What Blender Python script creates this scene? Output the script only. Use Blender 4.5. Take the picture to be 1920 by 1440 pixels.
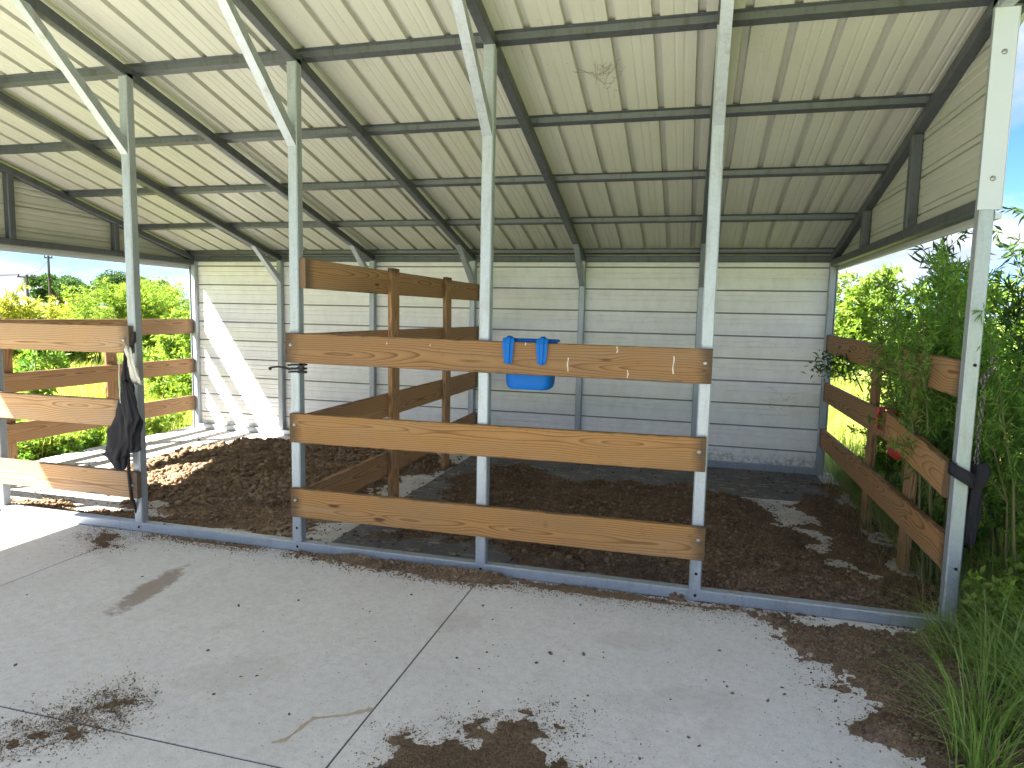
import bpy, math, random
import numpy as np
from mathutils import Vector, Matrix

for o in list(bpy.data.objects):
    bpy.data.objects.remove(o)
scene = bpy.context.scene
COL = scene.collection

# ------------------------------------------------------------------ camera
CAM = np.array([-1.3093, -3.6352, 1.5288])
YAW, PIT, ROL, FPX = 0.2577, 0.1038, 0.0216, 1254.0
fw = np.array([-math.sin(YAW)*math.cos(PIT), math.cos(YAW)*math.cos(PIT), -math.sin(PIT)])
r0 = np.array([math.cos(YAW), math.sin(YAW), 0.0]); u0 = np.cross(r0, fw)
r2 = r0*math.cos(ROL)+u0*math.sin(ROL); u2 = -r0*math.sin(ROL)+u0*math.cos(ROL)
cd = bpy.data.cameras.new('camera'); cam = bpy.data.objects.new('camera', cd); COL.objects.link(cam)
m = Matrix.Identity(4)
for i in range(3):
    m[i][0] = r2[i]; m[i][1] = u2[i]; m[i][2] = -fw[i]; m[i][3] = CAM[i]
cam.matrix_world = m
cd.sensor_width = 36.0; cd.lens = FPX/1920*36.0; cd.clip_start = 0.05; cd.clip_end = 3000
scene.camera = cam

# ------------------------------------------------------------------ sky, sun, exposure
CLOUD_SEED = 4.1
SUN = Vector((1.0, 0.90, -1.52)).normalized()          # direction the light travels
elev = math.asin(-SUN.z)
to_sun = -SUN
world = bpy.data.worlds.new('World'); scene.world = world; world.use_nodes = True
wn = world.node_tree; wn.nodes.clear(); wl = wn.links
def wnode(t, **k):
    n = wn.nodes.new(t)
    for a, v in k.items(): setattr(n, a, v)
    return n
out = wnode('ShaderNodeOutputWorld'); bg = wnode('ShaderNodeBackground')
sky = wnode('ShaderNodeTexSky'); sky.sky_type = 'NISHITA'; sky.sun_disc = False
sky.sun_elevation = elev; sky.sun_rotation = math.atan2(to_sun.x, to_sun.y)
sky.air_density = 0.8; sky.dust_density = 0.0; sky.ozone_density = 3.0
tc = wnode('ShaderNodeTexCoord'); sep = wnode('ShaderNodeSeparateXYZ'); wl.new(tc.outputs['Generated'], sep.inputs[0])
ad = wnode('ShaderNodeMath', operation='ADD'); wl.new(sep.outputs['Z'], ad.inputs[0]); ad.inputs[1].default_value = 0.26
mx = wnode('ShaderNodeMath', operation='MAXIMUM'); wl.new(ad.outputs[0], mx.inputs[0]); mx.inputs[1].default_value = 0.05
dx = wnode('ShaderNodeMath', operation='DIVIDE'); wl.new(sep.outputs['X'], dx.inputs[0]); wl.new(mx.outputs[0], dx.inputs[1])
dy = wnode('ShaderNodeMath', operation='DIVIDE'); wl.new(sep.outputs['Y'], dy.inputs[0]); wl.new(mx.outputs[0], dy.inputs[1])
cmb = wnode('ShaderNodeCombineXYZ'); wl.new(dx.outputs[0], cmb.inputs[0]); wl.new(dy.outputs[0], cmb.inputs[1])
cmb.inputs[2].default_value = CLOUD_SEED
cn = wnode('ShaderNodeTexNoise'); cn.inputs['Scale'].default_value = 1.25; cn.inputs['Detail'].default_value = 9
cn.inputs['Roughness'].default_value = 0.56; wl.new(cmb.outputs[0], cn.inputs['Vector'])
cr = wnode('ShaderNodeValToRGB'); cr.color_ramp.elements[0].position = 0.42; cr.color_ramp.elements[1].position = 0.56
wl.new(cn.outputs['Fac'], cr.inputs['Fac'])
cn2 = wnode('ShaderNodeTexNoise'); cn2.inputs['Scale'].default_value = 2.0; cn2.inputs['Detail'].default_value = 6
wl.new(cmb.outputs[0], cn2.inputs['Vector'])
cc = wnode('ShaderNodeValToRGB')
cc.color_ramp.elements[0].position = 0.42; cc.color_ramp.elements[0].color = (1.12, 1.28, 1.55, 1)
cc.color_ramp.elements[1].position = 0.66; cc.color_ramp.elements[1].color = (2.1, 2.2, 2.32, 1)
wl.new(cn2.outputs['Fac'], cc.inputs['Fac'])
mix = wnode('ShaderNodeMix', data_type='RGBA')
wl.new(cr.outputs['Color'], mix.inputs['Factor']); dp = wnode('ShaderNodeMix', data_type='RGBA', blend_type='MULTIPLY'); dp.inputs['Factor'].default_value = 1.0; dp.inputs['B'].default_value = (0.20, 0.285, 0.44, 1); wl.new(sky.outputs['Color'], dp.inputs['A']); wl.new(dp.outputs['Result'], mix.inputs['A']); wl.new(cc.outputs['Color'], mix.inputs['B'])
wl.new(mix.outputs['Result'], bg.inputs['Color']); bg.inputs['Strength'].default_value = 0.095
wl.new(bg.outputs[0], out.inputs['Surface'])
sd = bpy.data.lights.new('sun', 'SUN'); sd.energy = 5.0; sd.angle = math.radians(0.55); sd.color = (1.0, 0.95, 0.86)
so = bpy.data.objects.new('sun', sd); COL.objects.link(so); so.rotation_euler = SUN.to_track_quat('-Z', 'Y').to_euler(); so.location = (-20, -15, 30)
vs = scene.view_settings; vs.view_transform = 'Standard'; vs.look = 'None'; vs.gamma = 1.0; vs.use_curve_mapping = False
vs.exposure = 2.95

rng = np.random.default_rng(7); random.seed(7)

# ------------------------------------------------------------------ dimensions
BAY = 1.2192; T = 0.0635
HF, HB, DEP = 2.984, 2.096, 3.496
SL = (HF-HB)/DEP
RIDGE = -1.975; REAR = 2*RIDGE  # unseen rear half, shortened to let more skylight onto the floor
def px(k): return -(6-k)*BAY
def raf(y):                                              # underside of the rafters at y
    return HF-SL*y if y >= RIDGE else HF-SL*(2*RIDGE-y)

# ------------------------------------------------------------------ mesh helpers
def finish(me, mat, smooth=False):
    if mat is not None: me.materials.append(mat)
    if smooth: me.polygons.foreach_set('use_smooth', np.ones(len(me.polygons), dtype=bool))
    me.update(); return me
def mesh_np(name, V, F, mat=None, smooth=False):
    V = np.asarray(V, dtype=np.float32); F = np.asarray(F, dtype=np.int32)
    me = bpy.data.meshes.new(name); n, k = F.shape
    me.vertices.add(len(V)); me.vertices.foreach_set('co', V.ravel())
    me.loops.add(n*k); me.loops.foreach_set('vertex_index', F.ravel())
    me.polygons.add(n); me.polygons.foreach_set('loop_start', np.arange(n, dtype=np.int32)*k)
    me.update(calc_edges=True); me.validate()
    return finish(me, mat, smooth)
class MB:
    def __init__(s): s.v = []; s.f = []
    def add(s, V, F):
        b = len(s.v); s.v += [tuple(map(float, p)) for p in V]; s.f += [tuple(i+b for i in f) for f in F]; return s
    def loft(s, rings, close=True, caps=True):
        n = len(rings[0]); V = [p for r in rings for p in r]; F = []
        for i in range(len(rings)-1):
            for j in range(n if close else n-1):
                a = i*n+j; b = i*n+(j+1) % n; F.append((a, b, b+n, a+n))
        if caps and close:
            F.append(tuple(range(n-1, -1, -1))); F.append(tuple(range((len(rings)-1)*n, len(rings)*n)))
        return s.add(V, F)
    def bar(s, p, q, w, h, up=(0, 0, 1), c=0.006):      # rectangular bar with chamfered corners
        p = Vector(p); q = Vector(q); d = (q-p).normalized(); up = Vector(up)
        side = d.cross(up)
        if side.length < 1e-4: side = d.cross(Vector((0, 1, 0)))
        side.normalize(); up = side.cross(d)
        a, b = w/2, h/2
        pr = [(-a+c, -b), (a-c, -b), (a, -b+c), (a, b-c), (a-c, b), (-a+c, b), (-a, b-c), (-a, -b+c)]
        return s.loft([[e+side*x+up*y for x, y in pr] for e in (p, q)])
    def box(s, x0, x1, y0, y1, z0, z1, c=0.003):
        rings = []
        for z, i in ((z0, c), (z0+c, 0), (z1-c, 0), (z1, c)):
            rings.append([(x0+i+c*(i == 0), y0+i, z), (x1-i-c*(i == 0), y0+i, z), (x1-i, y0+i+c*(i == 0), z), (x1-i, y1-i-c*(i == 0), z),
                          (x1-i-c*(i == 0), y1-i, z), (x0+i+c*(i == 0), y1-i, z), (x0+i, y1-i-c*(i == 0), z), (x0+i, y0+i+c*(i == 0), z)])
        return s.loft(rings)
    def tube(s, pts, rad, n=6):
        pts = [Vector(p) for p in pts]
        if not hasattr(rad, '__len__'): rad = [rad]*len(pts)
        rings = []
        for i, p in enumerate(pts):
            d = (pts[min(i+1, len(pts)-1)]-pts[max(i-1, 0)]).normalized()
            a = d.cross(Vector((0, 0, 1)))
            if a.length < 0.05: a = d.cross(Vector((0, 1, 0)))
            a.normalize(); b = a.cross(d)
            rings.append([p+(a*math.cos(t)+b*math.sin(t))*rad[i] for t in [2*math.pi*j/n for j in range(n)]])
        return s.loft(rings)
    def mesh(s, name, mat, smooth=False):
        me = bpy.data.meshes.new(name); me.from_pydata(s.v, [], s.f); return finish(me, mat, smooth)
def obj(name, me, parent=None, loc=None, rot=None):
    o = bpy.data.objects.new(name, me); COL.objects.link(o)
    if parent is not None: o.parent = parent
    if loc is not None: o.location = loc
    if rot is not None: o.rotation_euler = rot
    return o
def tag(o, label=None, cat=None, group=None, kind=None):
    if label: o['label'] = label
    if cat: o['category'] = cat
    if group: o['group'] = group
    if kind: o['kind'] = kind
    return o
def thing(name, label, cat, loc=(0, 0, 0), group=None):
    o = obj(name, None, None, loc); o.empty_display_size = 0.1
    return tag(o, label, cat, group)

# value noise in numpy
def vnoise(x, y, seed=0):
    xi = np.floor(x).astype(np.int64); yi = np.floor(y).astype(np.int64); xf = x-xi; yf = y-yi
    def h(a, b):
        n = (a*374761393+b*668265263+seed*1442695041) & 0x7fffffff
        n = ((n ^ (n >> 13))*1274126177) & 0x7fffffff
        return ((n ^ (n >> 16)) & 0xffff)/65535.0
    u = xf*xf*(3-2*xf); v = yf*yf*(3-2*yf)
    return (h(xi, yi)*(1-u)+h(xi+1, yi)*u)*(1-v)+(h(xi, yi+1)*(1-u)+h(xi+1, yi+1)*u)*v
def fbm(x, y, seed=0, oct=4):
    s = 0; a = 0.5; t = 0
    for i in range(oct):
        s = s+a*vnoise(x*2**i+17.3*i, y*2**i+9.1*i, seed+i); t += a; a *= 0.5
    return s/t

# ------------------------------------------------------------------ materials
class NT:
    def __init__(s, name):
        s.m = bpy.data.materials.new(name); s.m.use_nodes = True; s.t = s.m.node_tree; s.t.nodes.clear()
        s.out = s.n('ShaderNodeOutputMaterial')
    def n(s, t, **k):
        nd = s.t.nodes.new(t)
        for a, v in k.items():
            if a.startswith('i_'):
                nd.inputs[a[2:].replace('_', ' ')].default_value = v
            else: setattr(nd, a, v)
        return nd
    def l(s, a, b): s.t.links.new(a, b)
    def noise(s, vec, scale, detail=4, rough=0.55, dist=0.0):
        nd = s.n('ShaderNodeTexNoise'); nd.inputs['Scale'].default_value = scale; nd.inputs['Detail'].default_value = detail
        nd.inputs['Roughness'].default_value = rough; nd.inputs['Distortion'].default_value = dist
        if vec is not None: s.l(vec, nd.inputs['Vector'])
        return nd.outputs['Fac']
    def ramp(s, fac, stops):
        nd = s.n('ShaderNodeValToRGB'); e = nd.color_ramp.elements
        while len(e) < len(stops): e.new(0.5)
        for el, (p, c) in zip(e, stops):
            el.position = p; el.color = (c[0], c[1], c[2], 1) if hasattr(c, '__len__') else (c, c, c, 1)
        s.l(fac, nd.inputs['Fac']); return nd.outputs['Color']
    def math(s, op, a, b=None, c=None):
        nd = s.n('ShaderNodeMath', operation=op)
        for i, v in enumerate((a, b, c)):
            if v is None: continue
            if isinstance(v, (int, float)): nd.inputs[i].default_value = v
            else: s.l(v, nd.inputs[i])
        return nd.outputs[0]
    def mixc(s, fac, a, b, mode='MIX'):
        nd = s.n('ShaderNodeMix', data_type='RGBA', blend_type=mode)
        for nm, v in (('Factor', fac), ('A', a), ('B', b)):
            if isinstance(v, (int, float)): nd.inputs[nm].default_value = v
            elif isinstance(v, tuple): nd.inputs[nm].default_value = (*v, 1) if len(v) == 3 else v
            else: s.l(v, nd.inputs[nm])
        return nd.outputs['Result']
    def mapping(s, vec, scale=(1, 1, 1)):
        nd = s.n('ShaderNodeMapping'); nd.inputs['Scale'].default_value = scale; s.l(vec, nd.inputs['Vector']); return nd.outputs[0]
    def bsdf(s, col, rough=0.6, metal=0.0, spec=0.5, bump=None, bstr=0.3, bdist=0.01):
        b = s.n('ShaderNodeBsdfPrincipled')
        for nm, v in (('Base Color', col), ('Roughness', rough), ('Metallic', metal), ('Specular IOR Level', spec)):
            if isinstance(v, (int, float)): b.inputs[nm].default_value = v
            elif isinstance(v, tuple): b.inputs[nm].default_value = (*v, 1)
            else: s.l(v, b.inputs[nm])
        if bump is not None:
            bm = s.n('ShaderNodeBump'); bm.inputs['Strength'].default_value = bstr; bm.inputs['Distance'].default_value = bdist
            s.l(bump, bm.inputs['Height']); s.l(bm.outputs[0], b.inputs['Normal'])
        return b
    def done(s, b): s.l(b.outputs[0], s.out.inputs['Surface']); return s.m
def world_pos(t): return t.n('ShaderNodeNewGeometry').outputs['Position']
def obj_pos(t): return t.n('ShaderNodeTexCoord').outputs['Object']

def mat_steel(name='galvanised_steel', k=1.0, dk=0.55):
    t = NT(name); P = world_pos(t)
    v = t.n('ShaderNodeTexVoronoi'); v.inputs['Scale'].default_value = 90; t.l(P, v.inputs['Vector'])
    sp = t.n('ShaderNodeSeparateColor'); t.l(v.outputs['Color'], sp.inputs[0])
    spang = sp.outputs[0]
    big = t.noise(t.mapping(P, (1, 1, 0.35)), 7, 5)
    col = t.mixc(t.math('MULTIPLY', spang, 0.35), (0.33*k, 0.37*k, 0.41*k), (0.50*k, 0.55*k, 0.60*k))
    dirt = t.ramp(t.noise(t.mapping(P, (3, 3, 0.6)), 6, 6, 0.65), [(0.52, 0), (0.72, 1)])
    col = t.mixc(t.math('MULTIPLY', dirt, dk), col, (0.20*k, 0.17*k, 0.13*k))
    col = t.mixc(t.math('MULTIPLY', big, 0.25), col, (0.30*k, 0.32*k, 0.34*k))
    rg = t.math('ADD', t.math('MULTIPLY', spang, 0.14), 0.40)
    return t.done(t.bsdf(col, rg, 0.45, 0.5, spang, 0.06, 0.002))
def mat_panel(name, base, grime, gs=0.5):
    t = NT(name); P = world_pos(t)
    a = t.ramp(t.noise(t.mapping(P, (2.0, 0.35, 1.2)), 5, 6, 0.6), [(0.42, 0), (0.75, 1)])
    b = t.ramp(t.noise(P, 1.3, 5, 0.6), [(0.35, 0), (0.75, 1)])
    col = t.mixc(t.math('MULTIPLY', a, gs), base, grime)
    col = t.mixc(t.math('MULTIPLY', b, gs*0.6), col, grime)
    # mud and dust splashed on the foot of the wall
    sz = t.n('ShaderNodeSeparateXYZ'); t.l(P, sz.inputs[0])
    foot = t.math('SUBTRACT', 1.0, t.math('DIVIDE', sz.outputs['Z'], 0.40)); foot = t.math('MAXIMUM', foot, 0.0)
    sp = t.ramp(t.math('MULTIPLY', t.noise(P, 22, 6, 0.7), t.math('ADD', foot, 0.35)), [(0.48, 0), (0.70, 1)])
    col = t.mixc(t.math('MULTIPLY', sp, 0.6), col, (0.20, 0.15, 0.10))
    fl = t.ramp(t.noise(P, 60, 2, 0.5), [(0.70, 0), (0.74, 1)])
    col = t.mixc(t.math('MULTIPLY', fl, 0.5), col, (0.16, 0.13, 0.10))
    wave = t.noise(t.mapping(P, (0.8, 0.8, 3.0)), 3.0, 2, 0.5)
    return t.done(t.bsdf(col, 0.40, 0.0, 0.5, wave, 0.02, 0.02))
def mat_wood():
    t = NT('treated_pine'); P = obj_pos(t); oi = t.n('ShaderNodeObjectInfo')
    s = t.n('ShaderNodeSeparateXYZ'); t.l(P, s.inputs[0])
    x, y, z = s.outputs
    R = oi.outputs['Random']
    off = t.n('ShaderNodeCombineXYZ'); t.l(t.math('MULTIPLY', R, 91.0), off.inputs[0]); t.l(t.math('MULTIPLY', R, 37.0), off.inputs[1])
    va = t.n('ShaderNodeVectorMath', operation='ADD'); t.l(P, va.inputs[0]); t.l(off.outputs[0], va.inputs[1]); Q = va.outputs[0]
    slow = t.noise(t.mapping(Q, (0.75, 1.2, 1.2)), 1.0, 2, 0.5)      # bends of the log
    slow2 = t.noise(t.mapping(Q, (1.9, 3, 3)), 1.0, 3, 0.5)
    # knots: sparse stretched cells push the rings aside
    kv = t.n('ShaderNodeTexVoronoi'); kv.inputs['Scale'].default_value = 1.0; kv.inputs['Randomness'].default_value = 1.0
    t.l(t.mapping(Q, (1.7, 6, 6)), kv.inputs['Vector'])
    kd = kv.outputs['Distance']
    push = t.math('POWER', t.math('MAXIMUM', t.math('SUBTRACT', 1.0, t.math('MULTIPLY', kd, 1.6)), 0.0), 3.0)
    cy = t.math('ADD', t.math('MULTIPLY', t.math('SUBTRACT', R, 0.5), 0.09), t.math('MULTIPLY', t.math('SUBTRACT', slow2, 0.5), 0.035))
    yy = t.math('SUBTRACT', z, cy)
    zz = t.math('ADD', y, t.math('ADD', 0.052, t.math('MULTIPLY', t.math('SUBTRACT', slow, 0.5), 0.16)))
    d = t.math('SQRT', t.math('ADD', t.math('MULTIPLY', yy, yy), t.math('MULTIPLY', zz, zz)))
    d = t.math('ADD', d, t.math('MULTIPLY', push, 0.03))
    d = t.math('ADD', d, t.math('MULTIPLY', t.noise(t.mapping(Q, (3, 30, 30)), 1.0, 3), 0.004))
    ring = t.math('FRACT', t.math('MULTIPLY', d, 88.0))
    late = t.ramp(ring, [(0.0, 0.1), (0.62, 0.35), (0.88, 1.0), (1.0, 0.05)])
    fib = t.noise(t.mapping(Q, (5, 260, 260)), 1.0, 3, 0.6)
    blot = t.noise(t.mapping(Q, (1.6, 4, 4)), 1.0, 5, 0.6)
    col = t.mixc(late, (0.40, 0.235, 0.105), (0.15, 0.066, 0.024))
    col = t.mixc(t.math('MULTIPLY', fib, 0.30), col, (0.20, 0.12, 0.06))
    col = t.mixc(t.math('MULTIPLY', t.ramp(blot, [(0.45, 0), (0.75, 1)]), 0.42), col, (0.20, 0.145, 0.095))
    grey = t.ramp(t.noise(t.mapping(Q, (0.9, 7, 7)), 1.6, 5, 0.65), [(0.50, 0), (0.70, 1)])
    col = t.mixc(t.math('MULTIPLY', grey, 0.22), col, (0.30, 0.25, 0.20))
    mud = t.ramp(t.noise(t.mapping(Q, (1.5, 3, 3)), 6.0, 7, 0.72), [(0.60, 0), (0.68, 1)])
    col = t.mixc(t.math('MULTIPLY', mud, 0.45), col, (0.10, 0.075, 0.055))
    core = t.ramp(kd, [(0.04, 1), (0.085, 0)])
    col = t.mixc(t.math('MULTIPLY', core, 0.85), col, (0.055, 0.025, 0.012))
    g = t.n('ShaderNodeSeparateXYZ'); t.l(t.n('ShaderNodeTexCoord').outputs['Generated'], g.inputs[0])
    e = t.math('MULTIPLY', t.math('ABSOLUTE', t.math('SUBTRACT', g.outputs['X'], 0.5)), 2.0)
    e = t.math('ADD', e, t.math('MULTIPLY', t.math('SUBTRACT', t.noise(Q, 14, 4), 0.5), 0.06))
    endd = t.ramp(e, [(0.93, 0), (0.985, 1)])
    eb = t.math('MULTIPLY', t.math('ABSOLUTE', t.math('SUBTRACT', g.outputs['Z'], 0.5)), 2.0)
    eb = t.math('ADD', eb, t.math('MULTIPLY', t.math('SUBTRACT', t.noise(t.mapping(Q, (3, 20, 20)), 3, 4), 0.5), 0.5))
    endd2 = t.ramp(eb, [(0.92, 0), (1.06, 1)])
    dk = t.math('MAXIMUM', t.math('MULTIPLY', endd, 0.75), t.math('MULTIPLY', endd2, 0.65))
    col = t.mixc(dk, col, (0.055, 0.042, 0.032))
    col = t.mixc(1.0, col, oi.outputs['Color'], 'MULTIPLY')
    bh = t.math('ADD', t.math('MULTIPLY', late, 0.5), fib)
    return t.done(t.bsdf(col, 0.72, 0.0, 0.25, bh, 0.35, 0.003))
def mat_concrete():
    t = NT('concrete'); P = world_pos(t)
    a = t.noise(P, 1.1, 6, 0.6); b = t.noise(P, 9, 6, 0.65); c = t.noise(P, 160, 3, 0.6)
    col = t.ramp(a, [(0.3, (0.60, 0.59, 0.575)), (0.7, (0.685, 0.675, 0.665))])
    col = t.mixc(t.ramp(b, [(0.48, 0), (0.80, 0.35)]), col, (0.47, 0.43, 0.385))
    col = t.mixc(t.math('MULTIPLY', t.ramp(t.noise(P, 2.3, 5, 0.6, 0.6), [(0.58, 0), (0.72, 1)]), 0.22), col, (0.36, 0.31, 0.26))
    pale = t.ramp(t.noise(P, 3.6, 6, 0.7), [(0.55, 0), (0.75, 1)])
    col = t.mixc(t.math('MULTIPLY', pale, 0.35), col, (0.70, 0.69, 0.68))
    col = t.mixc(t.math('MULTIPLY', t.ramp(c, [(0.35, 1), (0.5, 0)]), 0.25), col, (0.24, 0.22, 0.20))
    spk = t.ramp(t.noise(P, 48, 2, 0.5), [(0.70, 0), (0.73, 1)])
    col = t.mixc(t.math('MULTIPLY', spk, 0.5), col, (0.13, 0.10, 0.075))
    # muddy scuffs with a shape of their own (two stretched stains)
    for (sx, sy, ax, ay, rot, st) in ((-4.08, -0.74, 0.085, 0.36, 0.18, 0.75), (-2.36, -0.62, 0.16, 0.12, 0, 0.16), (-1.5, -0.55, 0.22, 0.1, 0.2, 0.12), (-1.25, -0.98, 0.2, 0.12, 0.4, 0.10), (-3.1, -1.35, 0.25, 0.15, 0.6, 0.12)):
        mp = t.n('ShaderNodeMapping'); mp.vector_type = 'TEXTURE'; mp.inputs['Location'].default_value = (sx, sy, 0)
        mp.inputs['Rotation'].default_value = (0, 0, rot); mp.inputs['Scale'].default_value = (ax, ay, 1); t.l(P, mp.inputs['Vector'])
        ln = t.n('ShaderNodeVectorMath', operation='LENGTH'); t.l(mp.outputs[0], ln.inputs[0])
        f = t.math('ADD', ln.outputs['Value'], t.math('MULTIPLY', t.math('SUBTRACT', t.noise(P, 14, 6, 0.7), 0.5), 1.5))
        col = t.mixc(t.math('MULTIPLY', t.ramp(f, [(0.7, 1), (1.0, 0)]), st), col, (0.22, 0.155, 0.11))
    # fine drag marks, splashes and hairline dirt of the trowelled surface
    drag = t.ramp(t.noise(t.mapping(P, (1.0, 6.0, 1.0)), 5.0, 7, 0.75, 0.4), [(0.60, 0), (0.70, 1)])
    col = t.mixc(t.math('MULTIPLY', drag, 0.30), col, (0.30, 0.25, 0.20))
    mott = t.ramp(t.noise(P, 26, 6, 0.75), [(0.44, 0), (0.62, 1)])
    col = t.mixc(t.math('MULTIPLY', mott, 0.28), col, (0.40, 0.365, 0.33))
    fleck = t.ramp(t.noise(P, 75, 3, 0.6), [(0.64, 0), (0.69, 1)])
    col = t.mixc(t.math('MULTIPLY', fleck, t.math('MULTIPLY', t.ramp(t.noise(P, 1.7, 3), [(0.36, 0), (0.6, 1)]), 0.75)), col, (0.14, 0.11, 0.085))
    # trodden-in dirt inside the stalls
    sxyz = t.n('ShaderNodeSeparateXYZ'); t.l(P, sxyz.inputs[0])
    ins = t.ramp(t.math('ADD', sxyz.outputs['Y'], t.math('MULTIPLY', t.noise(P, 4, 4), 0.3)), [(0.0, 0), (0.30, 1)])
    dn = t.ramp(t.noise(P, 3.1, 6, 0.65), [(0.38, 0), (0.62, 1)])
    col = t.mixc(t.math('MULTIPLY', t.math('MULTIPLY', ins, dn), 0.45), col, (0.20, 0.15, 0.11))
    h = t.math('ADD', t.math('MULTIPLY', c, 0.5), b)
    return t.done(t.bsdf(col, 0.85, 0.0, 0.3, h, 0.25, 0.004))
def mat_dirt(name, c0, c1, c2):
    t = NT(name); P = world_pos(t); g = t.n('ShaderNodeNewGeometry')
    isl = g.outputs['Random Per Island']
    f = t.noise(P, 120, 4, 0.7); b = t.noise(P, 3.2, 4, 0.6)
    col = t.ramp(f, [(0.3, c0), (0.5, c1), (0.72, c2)])
    col = t.mixc(t.math('MULTIPLY', isl, 0.6), col, c0)
    col = t.mixc(t.math('MULTIPLY', t.ramp(b, [(0.45, 0), (0.65, 1)]), 0.55), col, c0)
    col = t.mixc(t.ramp(isl, [(0.80, 0), (0.88, 0.6)]), col, tuple(min(1, v*0.95) for v in c2))
    st = t.ramp(t.noise(t.mapping(P, (1, 2.5, 1)), 230, 2, 0.5), [(0.66, 0), (0.70, 1)])
    col = t.mixc(t.math('MULTIPLY', st, 0.5), col, (0.36, 0.26, 0.15))
    return t.done(t.bsdf(col, 0.95, 0.0, 0.1, f, 0.8, 0.006))
def mat_leaf(name, ca, cb, cc, trans=0.45):
    t = NT(name); g = t.n('ShaderNodeNewGeometry'); isl = g.outputs['Random Per Island']
    col = t.ramp(isl, [(0.0, ca), (0.55, cb), (1.0, cc)])
    d = t.bsdf(col, 0.55, 0.0, 0.35)
    tr = t.n('ShaderNodeBsdfTranslucent'); t.l(t.mixc(1.0, col, (1.5, 1.5, 0.7), 'MULTIPLY'), tr.inputs['Color'])
    mxs = t.n('ShaderNodeMixShader'); mxs.inputs[0].default_value = trans
    t.l(d.outputs[0], mxs.inputs[1]); t.l(tr.outputs[0], mxs.inputs[2]); t.l(mxs.outputs[0], t.out.inputs['Surface'])
    return t.m
def mat_flat(name, col, rough=0.6, metal=0.0, var=0.25, scale=20, spec=0.4, bump=0.15):
    t = NT(name); P = obj_pos(t); n = t.noise(P, scale, 5, 0.6)
    c = t.mixc(t.math('MULTIPLY', n, var), col, tuple(x*0.35 for x in col))
    return t.done(t.bsdf(c, rough, metal, spec, n, bump, 0.004))

M = {}
M['steel'] = mat_steel(); M['shaded_grimy'] = mat_steel('shaded_grimy_steel', 0.27, 0.8)  # second steel is a darker copy: under-roof shade in its colour, plus extra dirt
M['roof'] = mat_panel('painted_roof_sheet', (0.44, 0.442, 0.395), (0.29, 0.295, 0.235), 0.22)
M['wall'] = mat_panel('white_wall_sheet', (0.84, 0.84, 0.83), (0.52, 0.50, 0.46), 0.28)
M['trim'] = mat_flat('white_trim', (0.47, 0.51, 0.57), 0.4, 0, 0.12, 6)
M['wood'] = mat_wood()
M['concrete'] = mat_concrete()
M['manure'] = mat_dirt('dry_manure', (0.10, 0.066, 0.042), (0.25, 0.172, 0.108), (0.42, 0.305, 0.20))
M['fine'] = mat_dirt('fine_manure', (0.10, 0.07, 0.045), (0.19, 0.135, 0.09), (0.32, 0.24, 0.16))
M['damp'] = mat_dirt('damp_bedding', (0.075, 0.050, 0.034), (0.185, 0.124, 0.080), (0.33, 0.235, 0.155))
M['soil'] = mat_dirt('soil', (0.075, 0.052, 0.036), (0.21, 0.145, 0.098), (0.40, 0.295, 0.21))
M['black'] = mat_flat('black_cloth', (0.030, 0.029, 0.034), 0.85, 0, 0.5, 30, 0.15, 0.3)
M['cream'] = mat_flat('cream_mesh_cloth', (0.62, 0.60, 0.52), 0.9, 0, 0.3, 60, 0.1, 0.3)
M['blue'] = mat_flat('blue_plastic', (0.002, 0.125, 0.48), 0.55, 0, 0.35, 12, 0.2, 0.06)
M['red'] = mat_flat('red_plastic', (0.56, 0.022, 0.018), 0.42, 0, 0.3, 9, 0.5, 0.04)
M['rope'] = mat_flat('dark_twine', (0.03, 0.027, 0.024), 0.9, 0, 0.4, 60)
M['chain'] = mat_flat('dull_chain', (0.16, 0.15, 0.14), 0.5, 0.7, 0.5, 50)
M['bolt'] = mat_flat('zinc_bolt', (0.33, 0.33, 0.33), 0.4, 0.7, 0.3, 50)
M['hole'] = mat_flat('bolt_hole', (0.008, 0.008, 0.008), 0.9)
M['sand'] = mat_flat('sand', (0.47, 0.39, 0.29), 0.95, 0, 0.3, 40, 0.1)
M['bark'] = mat_flat('bark', (0.10, 0.075, 0.05), 0.9, 0, 0.5, 30, 0.2)
M['stem'] = mat_flat('green_stem', (0.13, 0.135, 0.055), 0.8, 0, 0.4, 30, 0.2)
M['pole'] = mat_flat('weathered_pole', (0.06, 0.05, 0.042), 0.9, 0, 0.4, 5, 0.2)
M['leaf_dark'] = mat_leaf('leaf_dark', (0.030, 0.070, 0.022), (0.055, 0.12, 0.036), (0.10, 0.18, 0.05), 0.30)
M['leaf_mid'] = mat_leaf('leaf_mid', (0.095, 0.20, 0.035), (0.15, 0.29, 0.055), (0.24, 0.37, 0.085), 0.5)
M['leaf_light'] = mat_leaf('leaf_light', (0.15, 0.24, 0.04), (0.22, 0.33, 0.065), (0.31, 0.40, 0.10), 0.55)
M['leaf_yellow'] = mat_leaf('leaf_yellow', (0.26, 0.28, 0.05), (0.34, 0.36, 0.075), (0.42, 0.42, 0.12), 0.55)
M['grass'] = mat_leaf('grass_blade', (0.23, 0.30, 0.055), (0.33, 0.385, 0.085), (0.44, 0.45, 0.14), 0.5)
M['grass_green'] = mat_leaf('grass_green', (0.10, 0.19, 0.035), (0.18, 0.29, 0.065), (0.32, 0.36, 0.13), 0.40)
M['straw'] = mat_leaf('dry_stalk', (0.16, 0.12, 0.06), (0.24, 0.18, 0.09), (0.30, 0.24, 0.13), 0.2)
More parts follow.
